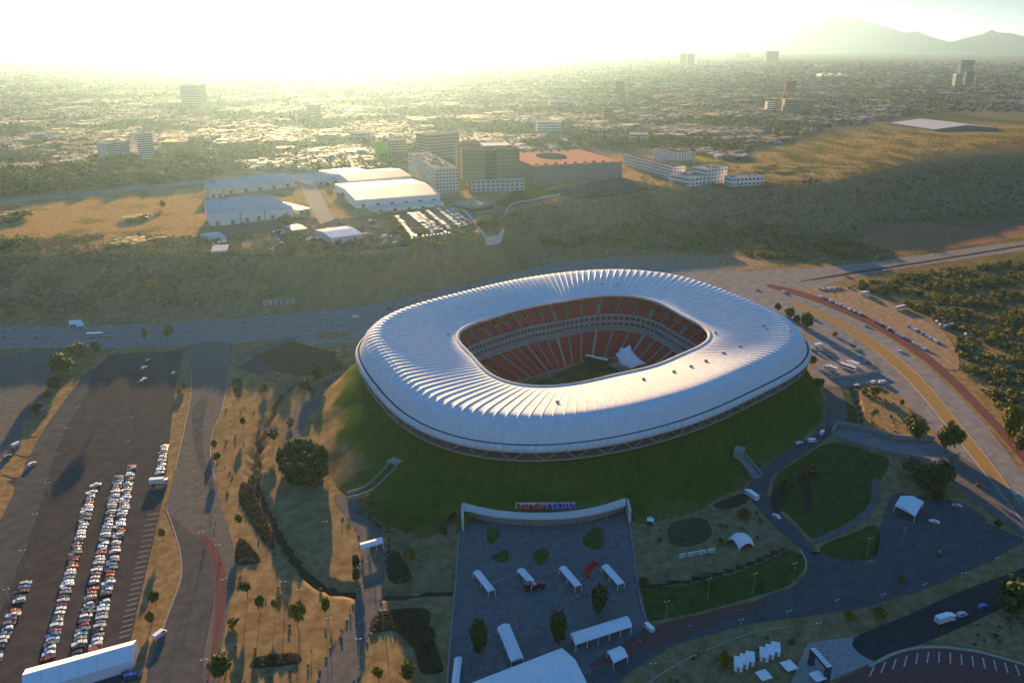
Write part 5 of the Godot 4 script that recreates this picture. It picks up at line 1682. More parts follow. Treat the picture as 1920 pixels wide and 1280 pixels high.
func gardens() -> void:
	# low plants in the beds
	var r := []
	for q in [[[452, 905, 468, 912, 495, 965, 514, 1015, 510, 1031, 490, 1010, 462, 965, 447, 935], 500], [[447, 1011, 458, 1012, 487, 1045, 480, 1056, 443, 1057, 441, 1030], 200], [[712, 1148, 800, 1142, 805, 1180, 822, 1225, 830, 1258, 790, 1260, 775, 1215, 740, 1182, 694, 1186], 900], [[475, 1236, 500, 1228, 555, 1225, 558, 1243, 475, 1252], 200], [[722, 1035, 745, 1035, 770, 1075, 760, 1092, 730, 1088], 160], [[660, 960, 690, 945, 735, 985, 745, 1010, 720, 1000], 120]]:
		for p in scatter(inside(q[0], 0), q[1]):
			var s := rng.randf_range(0.5, 1.2)
			r.append(Transform3D(Basis(Vector3.UP, rng.randf() * TAU).scaled(Vector3(s, s * 0.9, s)), Vector3(p.x, 0.05, p.y)))
	var half := r.size() / 2
	r.shuffle()
	multi("bed_planting", crown(5, 8, 0.5, 0.5, 0, 0.35, [Color(0.12, 0.075, 0.04), Color(0.09, 0.07, 0.03)], 5), M.leaf, r.slice(0, half), [], "brown low plants filling the park beds")
	multi("bed_planting", crown(5, 8, 0.5, 0.5, 0, 0.35, [Color(0.13, 0.12, 0.03), Color(0.09, 0.09, 0.03)], 6), M.leaf, r.slice(half), [], "olive low plants filling the park beds")
	# small shrubs dotted over the dry park, one by one
	for p in scatter(inside([440, 720, 540, 740, 480, 830, 470, 900, 520, 1010, 570, 1090, 650, 1120, 640, 1200, 560, 1280, 410, 1280, 440, 1100, 440, 1010, 405, 870, 410, 800], 0), 70):
		var y := ground(p.x, p.y)
		if y > -0.3:
			var s := rng.randf_range(0.8, 2.0)
			put(Vector3(p.x, y, p.y), s, s * 0.8, ["bush_olive", "bush_gold", "bush_mid", "bush_rust"][pick()], ["olive", "golden", "green", "rusty"][picked] + " small shrub dotted on the dry grass of the park", "bush", "small shrubs of the dry park")
	for q in [[[690, 950, 720, 985, 745, 1020, 770, 1090, 750, 1100, 725, 1060, 722, 1010, 690, 965], 24], [[600, 740, 640, 760, 610, 830, 590, 800], 5], [[1615, 730, 1650, 725, 1730, 800, 1735, 822, 1690, 826, 1625, 800], 18], [[1210, 970, 1390, 925, 1470, 1010, 1500, 1070, 1220, 1150], 26], [[1460, 900, 1560, 835, 1640, 860, 1640, 940, 1540, 1000], 22], [[1750, 1190, 1920, 1125, 2000, 1200, 1920, 1230, 1800, 1205], 24], [[1200, 1290, 1300, 1230, 1480, 1182, 1500, 1200, 1400, 1280], 12]]:
		for p in scatter(inside(q[0], 0), q[1]):
			var y := ground(p.x, p.y)
			var s := rng.randf_range(1.0, 2.6)
			put(Vector3(p.x, y, p.y), s, s * 0.8, ["bush_olive", "bush_dark", "bush_mid", "bush_gold"][pick()], ["olive", "dark", "green", "golden"][picked] + " garden shrub planted beside the stadium drives and paths", "bush", "garden shrubs")
	# scrub
	var meshes := [crown(7, 12, 0.5, 0.5, 0, 0.24, [Color(0.19, 0.19, 0.04), Color(0.25, 0.21, 0.045)], 31), crown(7, 12, 0.5, 0.5, 0, 0.24, [Color(0.12, 0.13, 0.035), Color(0.09, 0.1, 0.03)], 32), crown(7, 12, 0.5, 0.5, 0, 0.24, [Color(0.3, 0.22, 0.05), Color(0.22, 0.17, 0.05)], 33), crown(6, 10, 0.5, 0.5, 0, 0.2, [Color(0.22, 0.18, 0.12), Color(0.16, 0.13, 0.09)], 34)]
	var lists := [[], [], [], []]
	var shown := 0
	for q in [[[1596, 536, 1700, 516, 1920, 490, 2100, 470, 2100, 960, 1960, 880, 1900, 800, 1850, 745, 1800, 690, 1790, 640, 1740, 592, 1660, 556], 6800, 2.0, 5.5], [[1000, 476, 1100, 446, 1250, 430, 1400, 430, 1560, 440, 1680, 474, 1560, 492, 1440, 486, 1380, 474, 1150, 466], 2600, 2.5, 6.0], [[1000, 446, 1100, 420, 1250, 400, 1400, 395, 1600, 385, 1750, 350, 1920, 335, 2100, 330, 2100, 385, 1920, 392, 1750, 412, 1600, 432, 1450, 440, 1250, 430], 4200, 1.8, 4.6], [[-200, 600, 0, 598, 300, 590, 500, 575, 700, 553, 880, 505, 1000, 470, 1000, 440, 900, 470, 640, 500, 400, 500, 0, 500, -200, 505], 7000, 1.8, 4.2]]:
		var poly := inside(q[0], 0.0)
		for p in scatter(poly, q[1]):
			var n := noise2.get_noise_2d(p.x * 1.5, p.y * 1.5)
			if n < -0.18:
				continue
			var s := rng.randf_range(q[2], q[3]) * (1.0 + n * 0.6)
			var y := ground(p.x, p.y)
			var tf := Transform3D(Basis(Vector3.UP, rng.randf() * TAU).scaled(Vector3(s, s * rng.randf_range(0.6, 0.95), s)), Vector3(p.x, y - 0.15, p.y))
			if q[1] == 6800 and s > 4.6 and shown < 170:
				shown += 1
				put(tf.origin, s * 1.15, s * 1.0, ["bush_olive", "bush_gold", "bush_mid", "bush_dark"][pick()], ["olive", "golden", "green", "dark"][picked] + " large scrub bush on the open land beyond the boulevard", "scrub_bush", "large scrub bushes beyond the boulevard")
			else:
				lists[[1, 3, 1, 3, 0][rng.randi() % 5] if q[1] == 7000 or q[1] == 4200 else (rng.randi() % 3) if n > -0.05 else 3].append(tf)
	for x in 2600:            # crest fringe and open land on the right plateau
		var xx := rng.randf_range(-700, 1000) if x < 700 else rng.randf_range(180, 1100)
		var cz := along(crest_x, crest_z, xx)
		var z := cz + rng.randf_range(-30, 14) if x < 500 or xx < 180.0 else cz - pow(rng.randf(), 1.5) * 500.0
		var s := rng.randf_range(1.5, 4.5)
		lists[rng.randi() % 4].append(Transform3D(Basis(Vector3.UP, rng.randf() * TAU).scaled(Vector3(s, s * 0.7, s)), Vector3(xx, ground(xx, z) - 0.15, z)))
	for i in 4:
		multi("scrub", meshes[i], M.leaf, lists[i], [], ["olive scrub covering the scarp and the open land", "dark scrub covering the scarp and the open land", "golden scrub covering the scarp and the open land", "grey dry brush covering the scarp and the open land"][i])


func city_mass() -> void:
	var house := Geo.new()
	house.box(Vector3(0, -0.3, 0), Vector3(1, 1.0, 1))
	house.col = Color(0.75, 0.7, 0.65)
	house.box(Vector3(0, 0.7, 0), Vector3(0.92, 0.04, 0.92))
	house.col = Color.WHITE
	house.box(Vector3(0.25, 0.74, 0.2), Vector3(0.3, 0.22, 0.3))
	var hm := house.mesh()
	var tones := [Color(0.5, 0.47, 0.43), Color(0.42, 0.33, 0.26), Color(0.6, 0.58, 0.55), Color(0.33, 0.2, 0.14), Color(0.3, 0.3, 0.3), Color(0.45, 0.38, 0.24)]
	var keep_out := [inside([380, 320, 560, 318, 700, 322, 780, 300, 1170, 270, 1440, 310, 1440, 360, 1050, 380, 900, 460, 400, 490], PLATEAU), inside([-600, 350, 0, 340, 250, 320, 395, 300, 395, 480, -600, 485], PLATEAU), inside([1380, 360, 1400, 282, 1560, 240, 1760, 212, 1920, 208, 2300, 205, 2300, 300, 1900, 280, 1640, 330], PLATEAU), inside([190, 315, 190, 300, 300, 296, 300, 312], PLATEAU)]
	var ht := []
	var hc := []
	var tt := [[], [], []]
	var near := []
	for i in 60000:
		var a := deg_to_rad(rng.randf_range(-38, 38))
		var d := 1.0 / lerpf(1.0 / 950.0, 1.0 / 9000.0, rng.randf())
		var p := Vector2(sin(a), -cos(a)) * d
		if scarp_t(p.x, p.y) < 1.05:
			continue
		var bad := false
		for k in keep_out:
			if Geometry2D.is_point_in_polygon(p, k):
				bad = true
				break
		if bad:
			continue
		var n := noise.get_noise_2d(p.x * 0.25, p.y * 0.25) + 0.35 * noise2.get_noise_2d(p.x * 0.4, p.y * 0.4)
		var far := maxf(1.0, d / 2600.0)
		var y := ground(p.x, p.y)
		if n + rng.randf_range(-0.25, 0.25) > 0.1:
			var w := rng.randf_range(7, 15) * far
			var big := rng.randf() < 0.05
			if big:
				w *= rng.randf_range(2.0, 3.6)
			var h := rng.randf_range(3.5, 7.5) * sqrt(far) * (1.3 if big else 1.0)
			var tf := Transform3D(Basis(Vector3.UP, 0.25 + (PI / 2) * (rng.randi() % 2) + rng.randfn() * 0.05).scaled(Vector3(w, h, w * rng.randf_range(0.6, 1.2))), Vector3(p.x, y, p.y))
			var c: Color = tones[rng.randi() % tones.size()]
			if d < 1500.0 and near.size() < 220:
				near.append([tf, rng.randi() % tones.size()])
			else:
				ht.append(tf)
				hc.append(c * rng.randf_range(0.3, 0.7))
		else:
			var s := rng.randf_range(5, 11) * far
			tt[rng.randi() % 3].append(Transform3D(Basis(Vector3.UP, rng.randf() * TAU).scaled(Vector3(s, s * rng.randf_range(0.55, 0.9), s)), Vector3(p.x, y - 0.3, p.y)))
	multi("city_houses", hm, M.city, ht, hc, "far-off city houses reading as one mass")
	for i in 3:
		multi("city_trees", crown(7, 9, 0.5, 0.5, 0, 0.28, [[Color(0.06, 0.08, 0.02), Color(0.08, 0.09, 0.025)], [Color(0.045, 0.06, 0.018), Color(0.06, 0.07, 0.02)], [Color(0.1, 0.1, 0.025), Color(0.08, 0.08, 0.02)]][i], 70 + i), M.leaf, tt[i], [], ["mid-green trees among the far-off city houses", "dark trees among the far-off city houses", "yellow-green trees among the far-off city houses"][i])
	var words := ["pale grey", "tan", "white", "brick-red", "grey", "ochre"]
	for q in near:
		var t := thing("house", "small %s flat-roofed house at the near edge of the city" % words[q[1]], "house", q[0], "%s houses at the near edge of the city" % words[q[1]])
		var g := Geo.new()
		g.col = tones[q[1]]
		g.box(Vector3(0, -0.3, 0), Vector3(1, 1.0, 1))
		if not P.has("house_%d" % q[1]):
			P["house_%d" % q[1]] = g.mesh()
			var r := Geo.new()
			r.col = Color(0.45, 0.4, 0.35)
			r.box(Vector3(0, 0.7, 0), Vector3(0.92, 0.05, 0.92))
			r.box(Vector3(0.25, 0.74, 0.2), Vector3(0.3, 0.22, 0.3))
			P["hroof"] = r.mesh()
		part("wall", P["house_%d" % q[1]], M.city, t)
		part("roof", P["hroof"], M.city, t)


# ---------------------------------------------------------------- vehicles
func side_body(prof: Array, w: float, tuck: Array) -> Mesh:     # prof: x, y pairs round the side view; tuck: half-width factor by height
	var g := Geo.new()
	var n := prof.size() / 2
	var poly := PackedVector2Array()
	for i in n:
		poly.append(Vector2(prof[2 * i], prof[2 * i + 1]))
	var wide := func(y: float) -> float: return w * 0.5 * lerpf(1.0, tuck[1], clampf((y - tuck[0]) / 0.6, 0, 1))
	for i in n:
		var a := poly[i]
		var b := poly[(i + 1) % n]
		var wa: float = wide.call(a.y)
		var wb: float = wide.call(b.y)
		g.quad(Vector3(a.x, a.y, wa), Vector3(b.x, b.y, wb), Vector3(b.x, b.y, -wb), Vector3(a.x, a.y, -wa))
	var ix := Geometry2D.triangulate_polygon(poly)
	for i in range(0, ix.size(), 3):
		for s in [1.0, -1.0]:
			var t := []
			for k in 3:
				var q := poly[ix[i + k]]
				t.append(Vector3(q.x, q.y, s * wide.call(q.y)))
			if s > 0:
				g.tri(t[0], t[1], t[2])
			else:
				g.tri(t[2], t[1], t[0])
	return g.mesh()

func wheel_mesh(r: float) -> Mesh:
	var g := Geo.new()
	g.bar(Vector3(0, 0, -0.11), Vector3(0, 0, 0.11), r, r, 10)
	g.bar(Vector3(0, 0, 0.11), Vector3(0, 0, -0.11), r, r, 10)
	return g.mesh()

func make_car(key: String, body: Mesh, glass: Mesh, axles: Array, track: float, wr: float) -> void:
	var o := Node3D.new()
	part("body", body, M.paints.white, o)
	part("windows", glass, M.glass, o).name = "window_band"
	var wm := wheel_mesh(wr)
	for x in axles:
		for s in [-1.0, 1.0]:
			part("wheel", wm, M.tyre, o, Transform3D(Basis(), Vector3(x, wr, s * track)))
	P[key] = o

func cars_proto() -> void:
	make_car("sedan", side_body([-2.25, 0.35, 2.25, 0.35, 2.28, 0.62, 2.1, 0.8, 1.0, 0.95, 0.35, 1.4, -0.95, 1.42, -1.6, 1.0, -2.2, 0.93, -2.28, 0.6], 1.78, [0.95, 0.74]), side_body([1.02, 0.97, 0.4, 1.34, -0.92, 1.36, -1.58, 1.02], 1.84, [0.95, 0.74]), [-1.35, 1.38], 0.78, 0.32)
	make_car("hatchback", side_body([-1.95, 0.35, 1.95, 0.35, 1.98, 0.65, 1.8, 0.85, 0.95, 1.0, 0.35, 1.48, -1.35, 1.5, -1.85, 1.0, -1.98, 0.6], 1.72, [1.0, 0.78]), side_body([0.98, 1.02, 0.4, 1.42, -1.32, 1.44, -1.72, 1.04], 1.78, [1.0, 0.78]), [-1.2, 1.2], 0.76, 0.31)
	make_car("suv", side_body([-2.3, 0.45, 2.3, 0.45, 2.33, 0.8, 2.15, 1.02, 1.1, 1.12, 0.5, 1.68, -1.95, 1.72, -2.25, 1.15, -2.33, 0.7], 1.9, [1.1, 0.8]), side_body([1.12, 1.15, 0.55, 1.6, -1.9, 1.64, -2.15, 1.18], 1.96, [1.1, 0.8]), [-1.4, 1.42], 0.82, 0.37)
	make_car("pickup", side_body([-2.6, 0.5, 2.6, 0.5, 2.62, 0.85, 2.4, 1.05, 1.4, 1.12, 0.85, 1.7, -0.45, 1.72, -0.6, 1.1, -2.6, 1.08], 1.9, [1.12, 0.8]), side_body([1.4, 1.15, 0.9, 1.62, -0.4, 1.64, -0.5, 1.18], 1.96, [1.12, 0.8]), [-1.6, 1.6], 0.82, 0.38)
	make_car("van", side_body([-2.6, 0.45, 2.6, 0.45, 2.62, 0.95, 2.2, 1.25, 1.7, 2.1, -2.55, 2.15, -2.62, 0.8], 2.0, [1.3, 0.9]), side_body([2.2, 1.28, 1.75, 1.95, 0.6, 1.95, 0.6, 1.28], 2.06, [1.3, 0.9]), [-1.6, 1.7], 0.86, 0.36)
	make_car("lorry", side_body([-4.6, 0.9, 2.2, 0.9, 2.2, 0.6, 4.3, 0.6, 4.35, 1.5, 4.2, 2.5, 2.4, 2.6, 2.2, 3.4, -4.6, 3.4], 2.5, [2.0, 0.98]), side_body([4.36, 1.55, 4.22, 2.4, 3.0, 2.4, 3.0, 1.55], 2.56, [2.0, 0.97]), [-3.4, -2.3, 3.2], 1.05, 0.5)
	make_car("bus", side_body([-5.8, 0.6, 5.8, 0.6, 5.85, 1.2, 5.7, 3.0, 5.5, 3.15, -5.8, 3.15], 2.5, [2.4, 0.95]), side_body([5.86, 1.5, 5.72, 2.6, -5.5, 2.6, -5.5, 1.5], 2.56, [2.4, 0.97]), [-3.8, 3.9], 1.05, 0.5)

func car(p: Vector3, turn: float, kind: String, paint: String, place: String, group: String) -> Node3D:
	var word: String = {"sedan": "sedan", "hatchback": "hatchback", "suv": "off-road car", "pickup": "pickup", "van": "van", "lorry": "box lorry", "bus": "bus"}[kind]
	var o := copy(P[kind], "parked_" + kind, Transform3D(Basis(Vector3.UP, turn), p), "%s %s %s" % [paint, word, place], "car" if kind in ["sedan", "hatchback", "suv"] else word, group)
	(o.get_node("body") as MeshInstance3D).material_override = M.paints[paint]
	return o

func any_paint() -> String:
	var r := rng.randf()
	return "white" if r < 0.3 else "silver" if r < 0.54 else "grey" if r < 0.72 else "black" if r < 0.82 else "red" if r < 0.88 else "blue" if r < 0.93 else "maroon" if r < 0.975 else "brown" if r < 0.99 else "orange"

func row(px: Array, dir: Vector2, place: String, group: String, skip := 0.03, y := 0.06, pitch_m := 2.55, plateau := false, kinds: Array = ["sedan", "hatchback", "suv", "sedan", "hatchback", "pickup"]) -> void:
	var a := up_at(px[0], px[1]) if plateau else at(px[0], px[1])
	var b := up_at(px[2], px[3]) if plateau else at(px[2], px[3])
	var c := up_at(px[0] + dir.x, px[1] + dir.y) if plateau else at(px[0] + dir.x, px[1] + dir.y)
	var turn := atan2(-(c - a).z, (c - a).x)
	var n := int((b - a).length() / pitch_m)
	for i in n + 1:
		if rng.randf() < skip:
			continue
		var p := a.lerp(b, float(i) / maxi(n, 1)) + Vector3(rng.randfn() * 0.12, y, rng.randfn() * 0.15)
		car(p, turn + (PI if rng.randf() < 0.25 else 0.0) + rng.randfn() * 0.03, kinds[rng.randi() % kinds.size()], any_paint(), place, group)

func vehicles() -> void:
	var d := Vector2(26, -5.6)
	row([48, 1097, 36, 1128], d, "in the short leftmost row of the big car park", "cars in the leftmost row")
	row([28, 1148, -40, 1305], d, "in the short leftmost row of the big car park", "cars in the leftmost row")
	row([172, 925, 89, 1236], d, "in the single middle row of the big car park", "cars in the single row")
	row([179, 912, 178, 914], d, "in the single middle row of the big car park", "cars in the single row")
	row([224, 893, 143, 1235], d, "in the left half of the double row of the car park", "cars in the double row, left half")
	row([247, 877, 178, 1220], d, "in the right half of the double row of the car park", "cars in the double row, right half")
	row([309, 838, 299, 888], d, "in the short row beside the car park verge", "cars beside the verge", 0.0)
	var e := "alone on the open asphalt of the big car park"
	for q in [[278, 676, "sedan", "silver"], [270, 691, "suv", "white"], [269, 713, "pickup", "white"], [326, 700, "hatchback", "white"], [60, 872, "suv", "white"]]:
		car(at(q[0], q[1]) + Vector3(0, 0.06, 0), 1.3, q[2], q[3], e, "cars standing alone in the car park")
	car(at(299, 907) + Vector3(0, 0.06, 0), 0.2, "lorry", "white", "parked below the short row beside the verge", "")
	car(at(299, 1193) + Vector3(0, 0.12, 0), 1.1, "van", "white", "driving on the curved paved drive", "")
	car(at(31, 836) + Vector3(0, 0.1, 0), 1.2, "van", "white", "at the corner of a square dry island", "")
	car(at(14, 858) + Vector3(0, 0.1, 0), 1.2, "suv", "grey", "beside the rounded dry island", "")
	# ring road traffic
	for q in [[10, 632, "sedan", "black"], [68, 633, "sedan", "black"], [178, 631, "bus", "white"], [204, 633, "suv", "black"], [461, 614, "sedan", "black"], [667, 596, "van", "white"], [730, 580, "sedan", "black"], [752, 576, "sedan", "grey"], [788, 568, "sedan", "black"], [630, 660, "sedan", "black"], [1420, 545, "sedan", "grey"], [1470, 548, "suv", "white"], [1590, 520, "sedan", "black"], [1660, 508, "sedan", "white"]]:
		car(at(q[0], q[1]) + Vector3(0, 0.12, 0), 0.12 if q[0] < 1400 else 0.3, q[2], q[3], "driving on the ring road below the scarp", "traffic on the ring road")
	# right car parks
	row([1539, 557, 1614, 590], Vector2(7, -6), "in the upper kerb row of the dusty car park", "cars in the upper dusty row", 0.05, 0.22)
	row([1644, 605, 1738, 658], Vector2(7, -6), "in the lower kerb row of the dusty car park", "cars in the lower dusty row", 0.05, 0.22)
	row([1704, 612, 1760, 644], Vector2(7, -6), "in the inner row of the dusty car park", "cars in the inner dusty row", 0.05, 0.22)
	row([1538, 543, 1576, 541], Vector2(2, 9), "in the back row of the dusty car park", "cars in the back dusty row", 0.05, 0.22)
	for q in [[1594, 541, "suv", "black", "beside the scrub at the dusty car park"], [1622, 553, "lorry", "white", "beside the scrub at the dusty car park's upper end"], [1648, 567, "suv", "grey", "between two white lorries at the scrub edge"], [1688, 580, "bus", "white", "at the scrub edge of the dusty car park"], [1756, 606, "van", "white", "first of the vans under the scrub"], [1762, 612, "van", "white", "second of the vans under the scrub"], [1770, 607, "van", "silver", "third of the vans under the scrub"], [1778, 615, "bus", "silver", "last in the row of vans under the scrub"], [1810, 630, "van", "white", "half hidden in the scrub"]]:
		car(at(q[0], q[1]) + Vector3(0, 0.22, 0), 0.5 if q[2] != "van" else 1.0, q[2], q[3], q[4], "vehicles along the scrub edge")
	# service yard
	for q in [[1589, 692, "bus", "white", 2.2, "with pale flank in the service yard"], [1598, 686, "lorry", "white", 2.2, "standing beside the white bus in the service yard"], [1558, 695, "lorry", "white", 2.2, "with dark shadow near the yard wall"], [1535, 652, "lorry", "white", 0.5, "parked across the top of the service yard"], [1527, 660, "van", "grey", 2.0, "close to the roof edge in the service yard"], [1555, 670, "suv", "maroon", 2.0, "in the middle of the service yard"], [1605, 657, "sedan", "silver", 2.3, "on the yard's boulevard side, first"], [1615, 670, "sedan", "silver", 2.3, "on the yard's boulevard side, second"], [1628, 681, "sedan", "blue", 2.3, "on the yard's boulevard side, third"], [1607, 724, "sedan", "white", 0.4, "beside the golden tree"], [1637, 720, "van", "white", 0.5, "left of the two white vans below the yard"], [1655, 719, "van", "white", 0.1, "right of the two white vans below the yard"]]:
		car(at(q[0], q[1]) + Vector3(0, 0.25, 0), q[4], q[2], q[3], q[5], "vehicles in the service yard")
	for q in [[1499, 832, "sedan", "white", 0.4, "at the foot of the green slope"], [1523, 829, "van", "white", 0.1, "with trailer at the foot of the green slope"], [1542, 814, "van", "white", 0.9, "at the narrow end of the shaded drive"], [1456, 970, "sedan", "white", 2.1, "on the bend of the shaded drive"], [1408, 933, "lorry", "white", 2.0, "at the lawn edge of the shaded drive"], [1216, 1180, "van", "white", 2.1, "at the corner of forecourt and crossing"], [1003, 1104, "lorry", "maroon", 0.25, "beside a white gate tent"], [1772, 1166, "lorry", "white", 0.35, "on the verge of the new road"], [1803, 1155, "suv", "silver", 0.35, "behind the white lorry on the new road"], [1842, 1140, "suv", "blue", 0.5, "ahead on the new road near a lamp post"], [1752, 980, "sedan", "white", 2.6, "on the asphalt tent yard"], [1795, 950, "sedan", "silver", 2.6, "at the top of the asphalt tent yard"], [1762, 1040, "sedan", "black", 1.2, "on the drive near the dry verge"], [1530, 1037, "hatchback", "maroon", 0.3, "at the tip of the shaded lawn"], [248, 1272, "van", "blue", 0.3, "behind the long hall tent"], [240, 1268, "suv", "black", 0.3, "under the end of the long hall tent"]]:
		car(at(q[0], q[1]) + Vector3(0, 0.15, 0), q[4], q[2], q[3], q[5], "")
	# boulevard traffic
	for q in [[1530, 601, "sedan", "grey"], [1600, 650, "suv", "black"], [1625, 612, "sedan", "silver"], [1690, 660, "sedan", "white"]]:
		car(at(q[0], q[1]) + Vector3(0, 0.2, 0), -0.75, q[2], q[3], "driving on the sunlit boulevard", "traffic on the boulevard")
	# vehicles of the works on the plateau
	for r in [[745, 408, 775, 446], [768, 402, 812, 438], [776, 402, 822, 437], [784, 401, 828, 434], [800, 396, 842, 430], [820, 392, 862, 426], [832, 391, 874, 424], [842, 390, 884, 422]]:
		row(r, Vector2(10, -1), "in the slanting lines of the works' vehicle park", "vehicles in the works' lines", 0.08, 0.1, 4.2, true, ["van", "suv", "van"])
	row([772, 448, 842, 440], Vector2(3, 8), "along the lower fence of the works' vehicle park", "vehicles along the works' fence", 0.1, 0.1, 3.6, true, ["van", "lorry", "suv"])


# ---------------------------------------------------------------- lamps and people
func lamp_proto() -> void:
	var o := Node3D.new()
	var g := Geo.new()
	g.bar(Vector3.ZERO, Vector3(0, 9, 0), 0.13, 0.08, 6)
	part("pole", g.mesh(), M.pole, o)
	for s in [-1.0, 1.0]:
		var a := Geo.new()
		a.bar(Vector3(0, 8.9, 0), Vector3(0.7 * s, 9.15, 0), 0.05)
		part("arm", a.mesh(), M.pole, o)
		var h := Geo.new()
		h.box(Vector3(0.85 * s, 9.08, 0), Vector3(0.6, 0.14, 0.3), 0, 0.8)
		part("lamp_head", h.mesh(), M.lamp, o)
	var b := Geo.new()
	b.box(Vector3.ZERO, Vector3(0.5, 0.4, 0.5))
	part("base", b.mesh(), M.concrete, o)
	P.lamp = o

func lamps() -> void:
	for d in [["street lamp on the shaded road and lawn", "lamps of the shaded gardens", [1327, 1120, 1248, 1163, 1412, 1110, 1487, 1090, 1474, 1182, 1386, 1198, 1222, 1282, 1564, 1160, 1727, 1130, 1800, 1108, 1862, 1080, 1915, 1040, 1626, 1042, 1692, 1022, 1530, 1205, 1650, 1150]], ["street lamp on the boulevard", "lamps of the boulevard", [1900, 955, 1800, 830, 1735, 760, 1660, 690, 1600, 640, 1540, 600, 1850, 880]], ["street lamp on the ring road", "lamps of the ring road", [22, 640, 100, 638, 210, 632, 330, 625, 425, 600, 500, 615, 530, 590, 612, 606, 638, 583, 740, 562, 833, 546, 925, 518, 337, 658]], ["street lamp between car bays", "lamps of the big car park", [185, 690, 148, 790, 132, 830, 114, 880, 95, 935, 72, 995, 50, 1065, 20, 1140, 262, 740, 252, 808, 243, 855, 190, 1180]], ["lamp post along the curved drive", "lamps of the curved drive", [428, 660, 428, 682, 428, 702, 402, 874, 408, 906, 382, 1030, 412, 1055, 426, 1120, 388, 1275]], ["lamp post in the dry park", "lamps of the park", [535, 1125, 565, 1140, 620, 1195, 675, 1235, 612, 1010, 720, 1180]], ["street lamp on the avenue to the brown field", "lamps of the avenue", [1570, 508, 1640, 497, 1750, 482, 1840, 468]]]:
		var q: Array = d[2]
		for i in range(0, q.size(), 2):
			var p := at(q[i], q[i + 1])
			p.y = ground(p.x, p.z)
			copy(P.lamp, "street_lamp", Transform3D(Basis(Vector3.UP, rng.randf() * 0.6), p), "slim twin-headed " + d[0], "lamp", d[1])


# one continuous body: surface nets over tapered capsules
func body_mesh(bones: Array, cell: float) -> Mesh:
	var lo := Vector3(9, 9, 9)
	var hi := -lo
	for b in bones:
		for k in [0, 2]:
			lo = lo.min(b[k] - Vector3.ONE * (b[k + 1] + cell * 2))
			hi = hi.max(b[k] + Vector3.ONE * (b[k + 1] + cell * 2))
	var n := Vector3i(((hi - lo) / cell).ceil()) + Vector3i.ONE
	var f := PackedFloat32Array()
	f.resize(n.x * n.y * n.z)
	for z in n.z:
		for y in n.y:
			for x in n.x:
				var p := lo + Vector3(x, y, z) * cell
				var best := 0.0
				for b in bones:
					var ab: Vector3 = b[2] - b[0]
					var t := clampf((p - b[0]).dot(ab) / ab.length_squared(), 0, 1)
					best += exp(-(p.distance_to(b[0] + ab * t) - lerpf(b[1], b[3], t)) * 60.0)
				f[x + n.x * (y + n.y * z)] = -log(maxf(best, 1e-30)) / 60.0
	var at_cell := {}
	var verts := PackedVector3Array()
	for z in n.z - 1:
		for y in n.y - 1:
			for x in n.x - 1:
				var sum := Vector3.ZERO
				var cnt := 0
				for e in [[0, 1], [0, 2], [0, 4], [1, 3], [1, 5], [2, 3], [2, 6], [4, 5], [4, 6], [3, 7], [5, 7], [6, 7]]:
					var c0 := Vector3i(e[0] & 1, (e[0] >> 1) & 1, e[0] >> 2)
					var c1 := Vector3i(e[1] & 1, (e[1] >> 1) & 1, e[1] >> 2)
					var f0 := f[(x + c0.x) + n.x * ((y + c0.y) + n.y * (z + c0.z))]
					var f1 := f[(x + c1.x) + n.x * ((y + c1.y) + n.y * (z + c1.z))]
					if (f0 < 0) != (f1 < 0):
						sum += Vector3(c0).lerp(Vector3(c1), f0 / (f0 - f1))
						cnt += 1
				if cnt:
					at_cell[Vector3i(x, y, z)] = lo + (Vector3(x, y, z) + sum / cnt) * cell
	var g := Geo.new()
	for z in range(1, n.z - 1):
		for y in range(1, n.y - 1):
			for x in range(1, n.x - 1):
				var f0 := f[x + n.x * (y + n.y * z)]
				for ax in 3:
					var d := Vector3i.ZERO
					d[ax] = 1
					var f1 := f[(x + d.x) + n.x * ((y + d.y) + n.y * (z + d.z))]
					if (f0 < 0) == (f1 < 0):
						continue
					var u := Vector3i.ZERO
					u[(ax + 1) % 3] = 1
					var w := Vector3i.ZERO
					w[(ax + 2) % 3] = 1
					var c := Vector3i(x, y, z)
					var q := [at_cell[c - u - w], at_cell[c - w], at_cell[c], at_cell[c - u]]
					if f0 >= 0:
						q.reverse()
					var my: float = (q[0].y + q[2].y) * 0.5
					g.col = P.cloth[0] if my < 0.86 else (P.cloth[1] if my < 1.46 else (Color(0.35, 0.2, 0.14) if my < 1.66 else Color(0.02, 0.015, 0.01)))
					g.quad(q[0], q[1], q[2], q[3])
	return g.mesh(true)

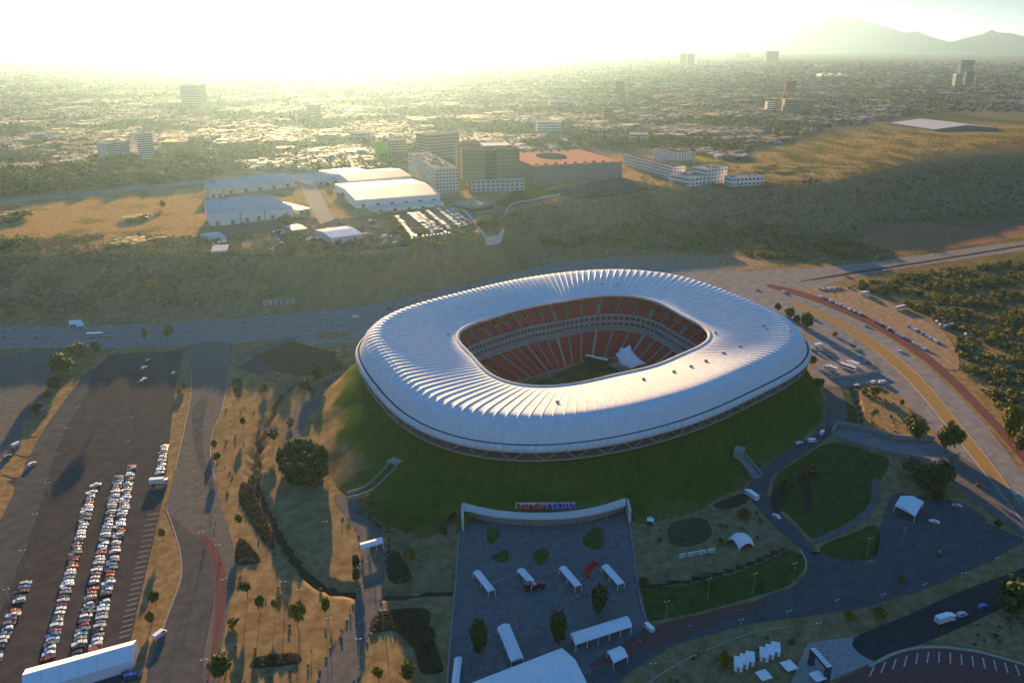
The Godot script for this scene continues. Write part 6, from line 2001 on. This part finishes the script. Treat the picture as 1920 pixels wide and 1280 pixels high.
func figure(stride: float) -> Array:
	var hip := Vector3(0, 0.95, 0)
	var nk := Vector3(0, 1.46, 0.02)
	var b := [[hip, 0.15, Vector3(0, 1.3, 0), 0.17], [Vector3(-0.16, 1.38, 0), 0.08, Vector3(0.16, 1.38, 0), 0.08], [nk, 0.06, Vector3(0, 1.55, 0.02), 0.06], [Vector3(0, 1.6, 0.02), 0.095, Vector3(0, 1.66, 0.01), 0.095]]
	for s in [-1.0, 1.0]:
		var sw: float = stride * s
		var knee := Vector3(0.1 * s, 0.5, 0.1 * sw + 0.03)
		var foot := Vector3(0.1 * s, 0.07, 0.3 * sw)
		b.append([Vector3(0.09 * s, 0.9, 0), 0.1, knee, 0.065])
		b.append([knee, 0.06, foot, 0.045])
		b.append([foot, 0.045, foot + Vector3(0, -0.02, 0.17), 0.035])
		var elbow := Vector3(0.26 * s, 1.1, -0.1 * sw)
		var hand := Vector3(0.27 * s, 0.86, -0.2 * sw + 0.1)
		b.append([Vector3(0.2 * s, 1.37, 0), 0.06, elbow, 0.045])
		b.append([elbow, 0.042, hand, 0.035])
	return b

func people() -> void:
	var looks := [["dark trousers and white shirt", Color(0.02, 0.02, 0.03), Color(0.6, 0.6, 0.6)], ["blue trousers and red shirt", Color(0.03, 0.05, 0.12), Color(0.35, 0.03, 0.03)], ["dark clothes", Color(0.02, 0.02, 0.02), Color(0.03, 0.03, 0.04)], ["grey trousers and orange vest", Color(0.1, 0.1, 0.1), Color(0.6, 0.16, 0.02)]]
	var m := []
	for i in 4:
		P.cloth = [looks[i][1], looks[i][2]]
		m.append(body_mesh(figure([0.6, 0.0, 0.9, 0.3][i]), 0.045))
	for d in [["walking on the park path", "people on the park path", [690, 1048, 694, 1050, 705, 1046, 711, 1044, 680, 1056, 702, 1105, 681, 1120, 668, 1175, 584, 1225, 622, 1185, 656, 1148, 640, 980, 650, 975]], ["standing on the shaded forecourt", "people on the forecourt", [1083, 1122, 1092, 1122, 967, 1100, 1052, 1150, 955, 1143, 1047, 1030, 985, 1073, 1100, 1120]], ["near the long white tent", "people at the long tent", [1086, 1214, 1100, 1211, 1122, 1204, 1142, 1196, 1170, 1186, 1155, 1148]], ["walking on the red crossing", "people on the red crossing", [1203, 1195, 1200, 1206, 1290, 1160, 1294, 1178, 1385, 1148, 1304, 1158]], ["at the stalls on the shaded lawn", "people on the shaded lawn", [1238, 996, 1236, 1005, 1240, 1012, 1250, 970, 1256, 968, 1290, 955, 1320, 978, 1234, 1000, 1230, 1022, 1330, 985, 1296, 952]], ["on the curved drive", "people on the curved drive", [398, 968, 404, 984, 382, 1046, 411, 1060]], ["on the green slope path", "people beside the ramp", [1745, 865, 1500, 870]]]:
		var q: Array = d[2]
		for i in range(0, q.size(), 2):
			var k := rng.randi() % 4
			var p := at(q[i], q[i + 1])
			p.y = maxf(ground(p.x, p.z), 0.0) + 0.1
			var o := solo("person", m[k], M.skin, Transform3D(Basis(Vector3.UP, rng.randf() * TAU), p))
			tag(o, "person in %s %s" % [looks[k][0], d[0]], "person", d[1])
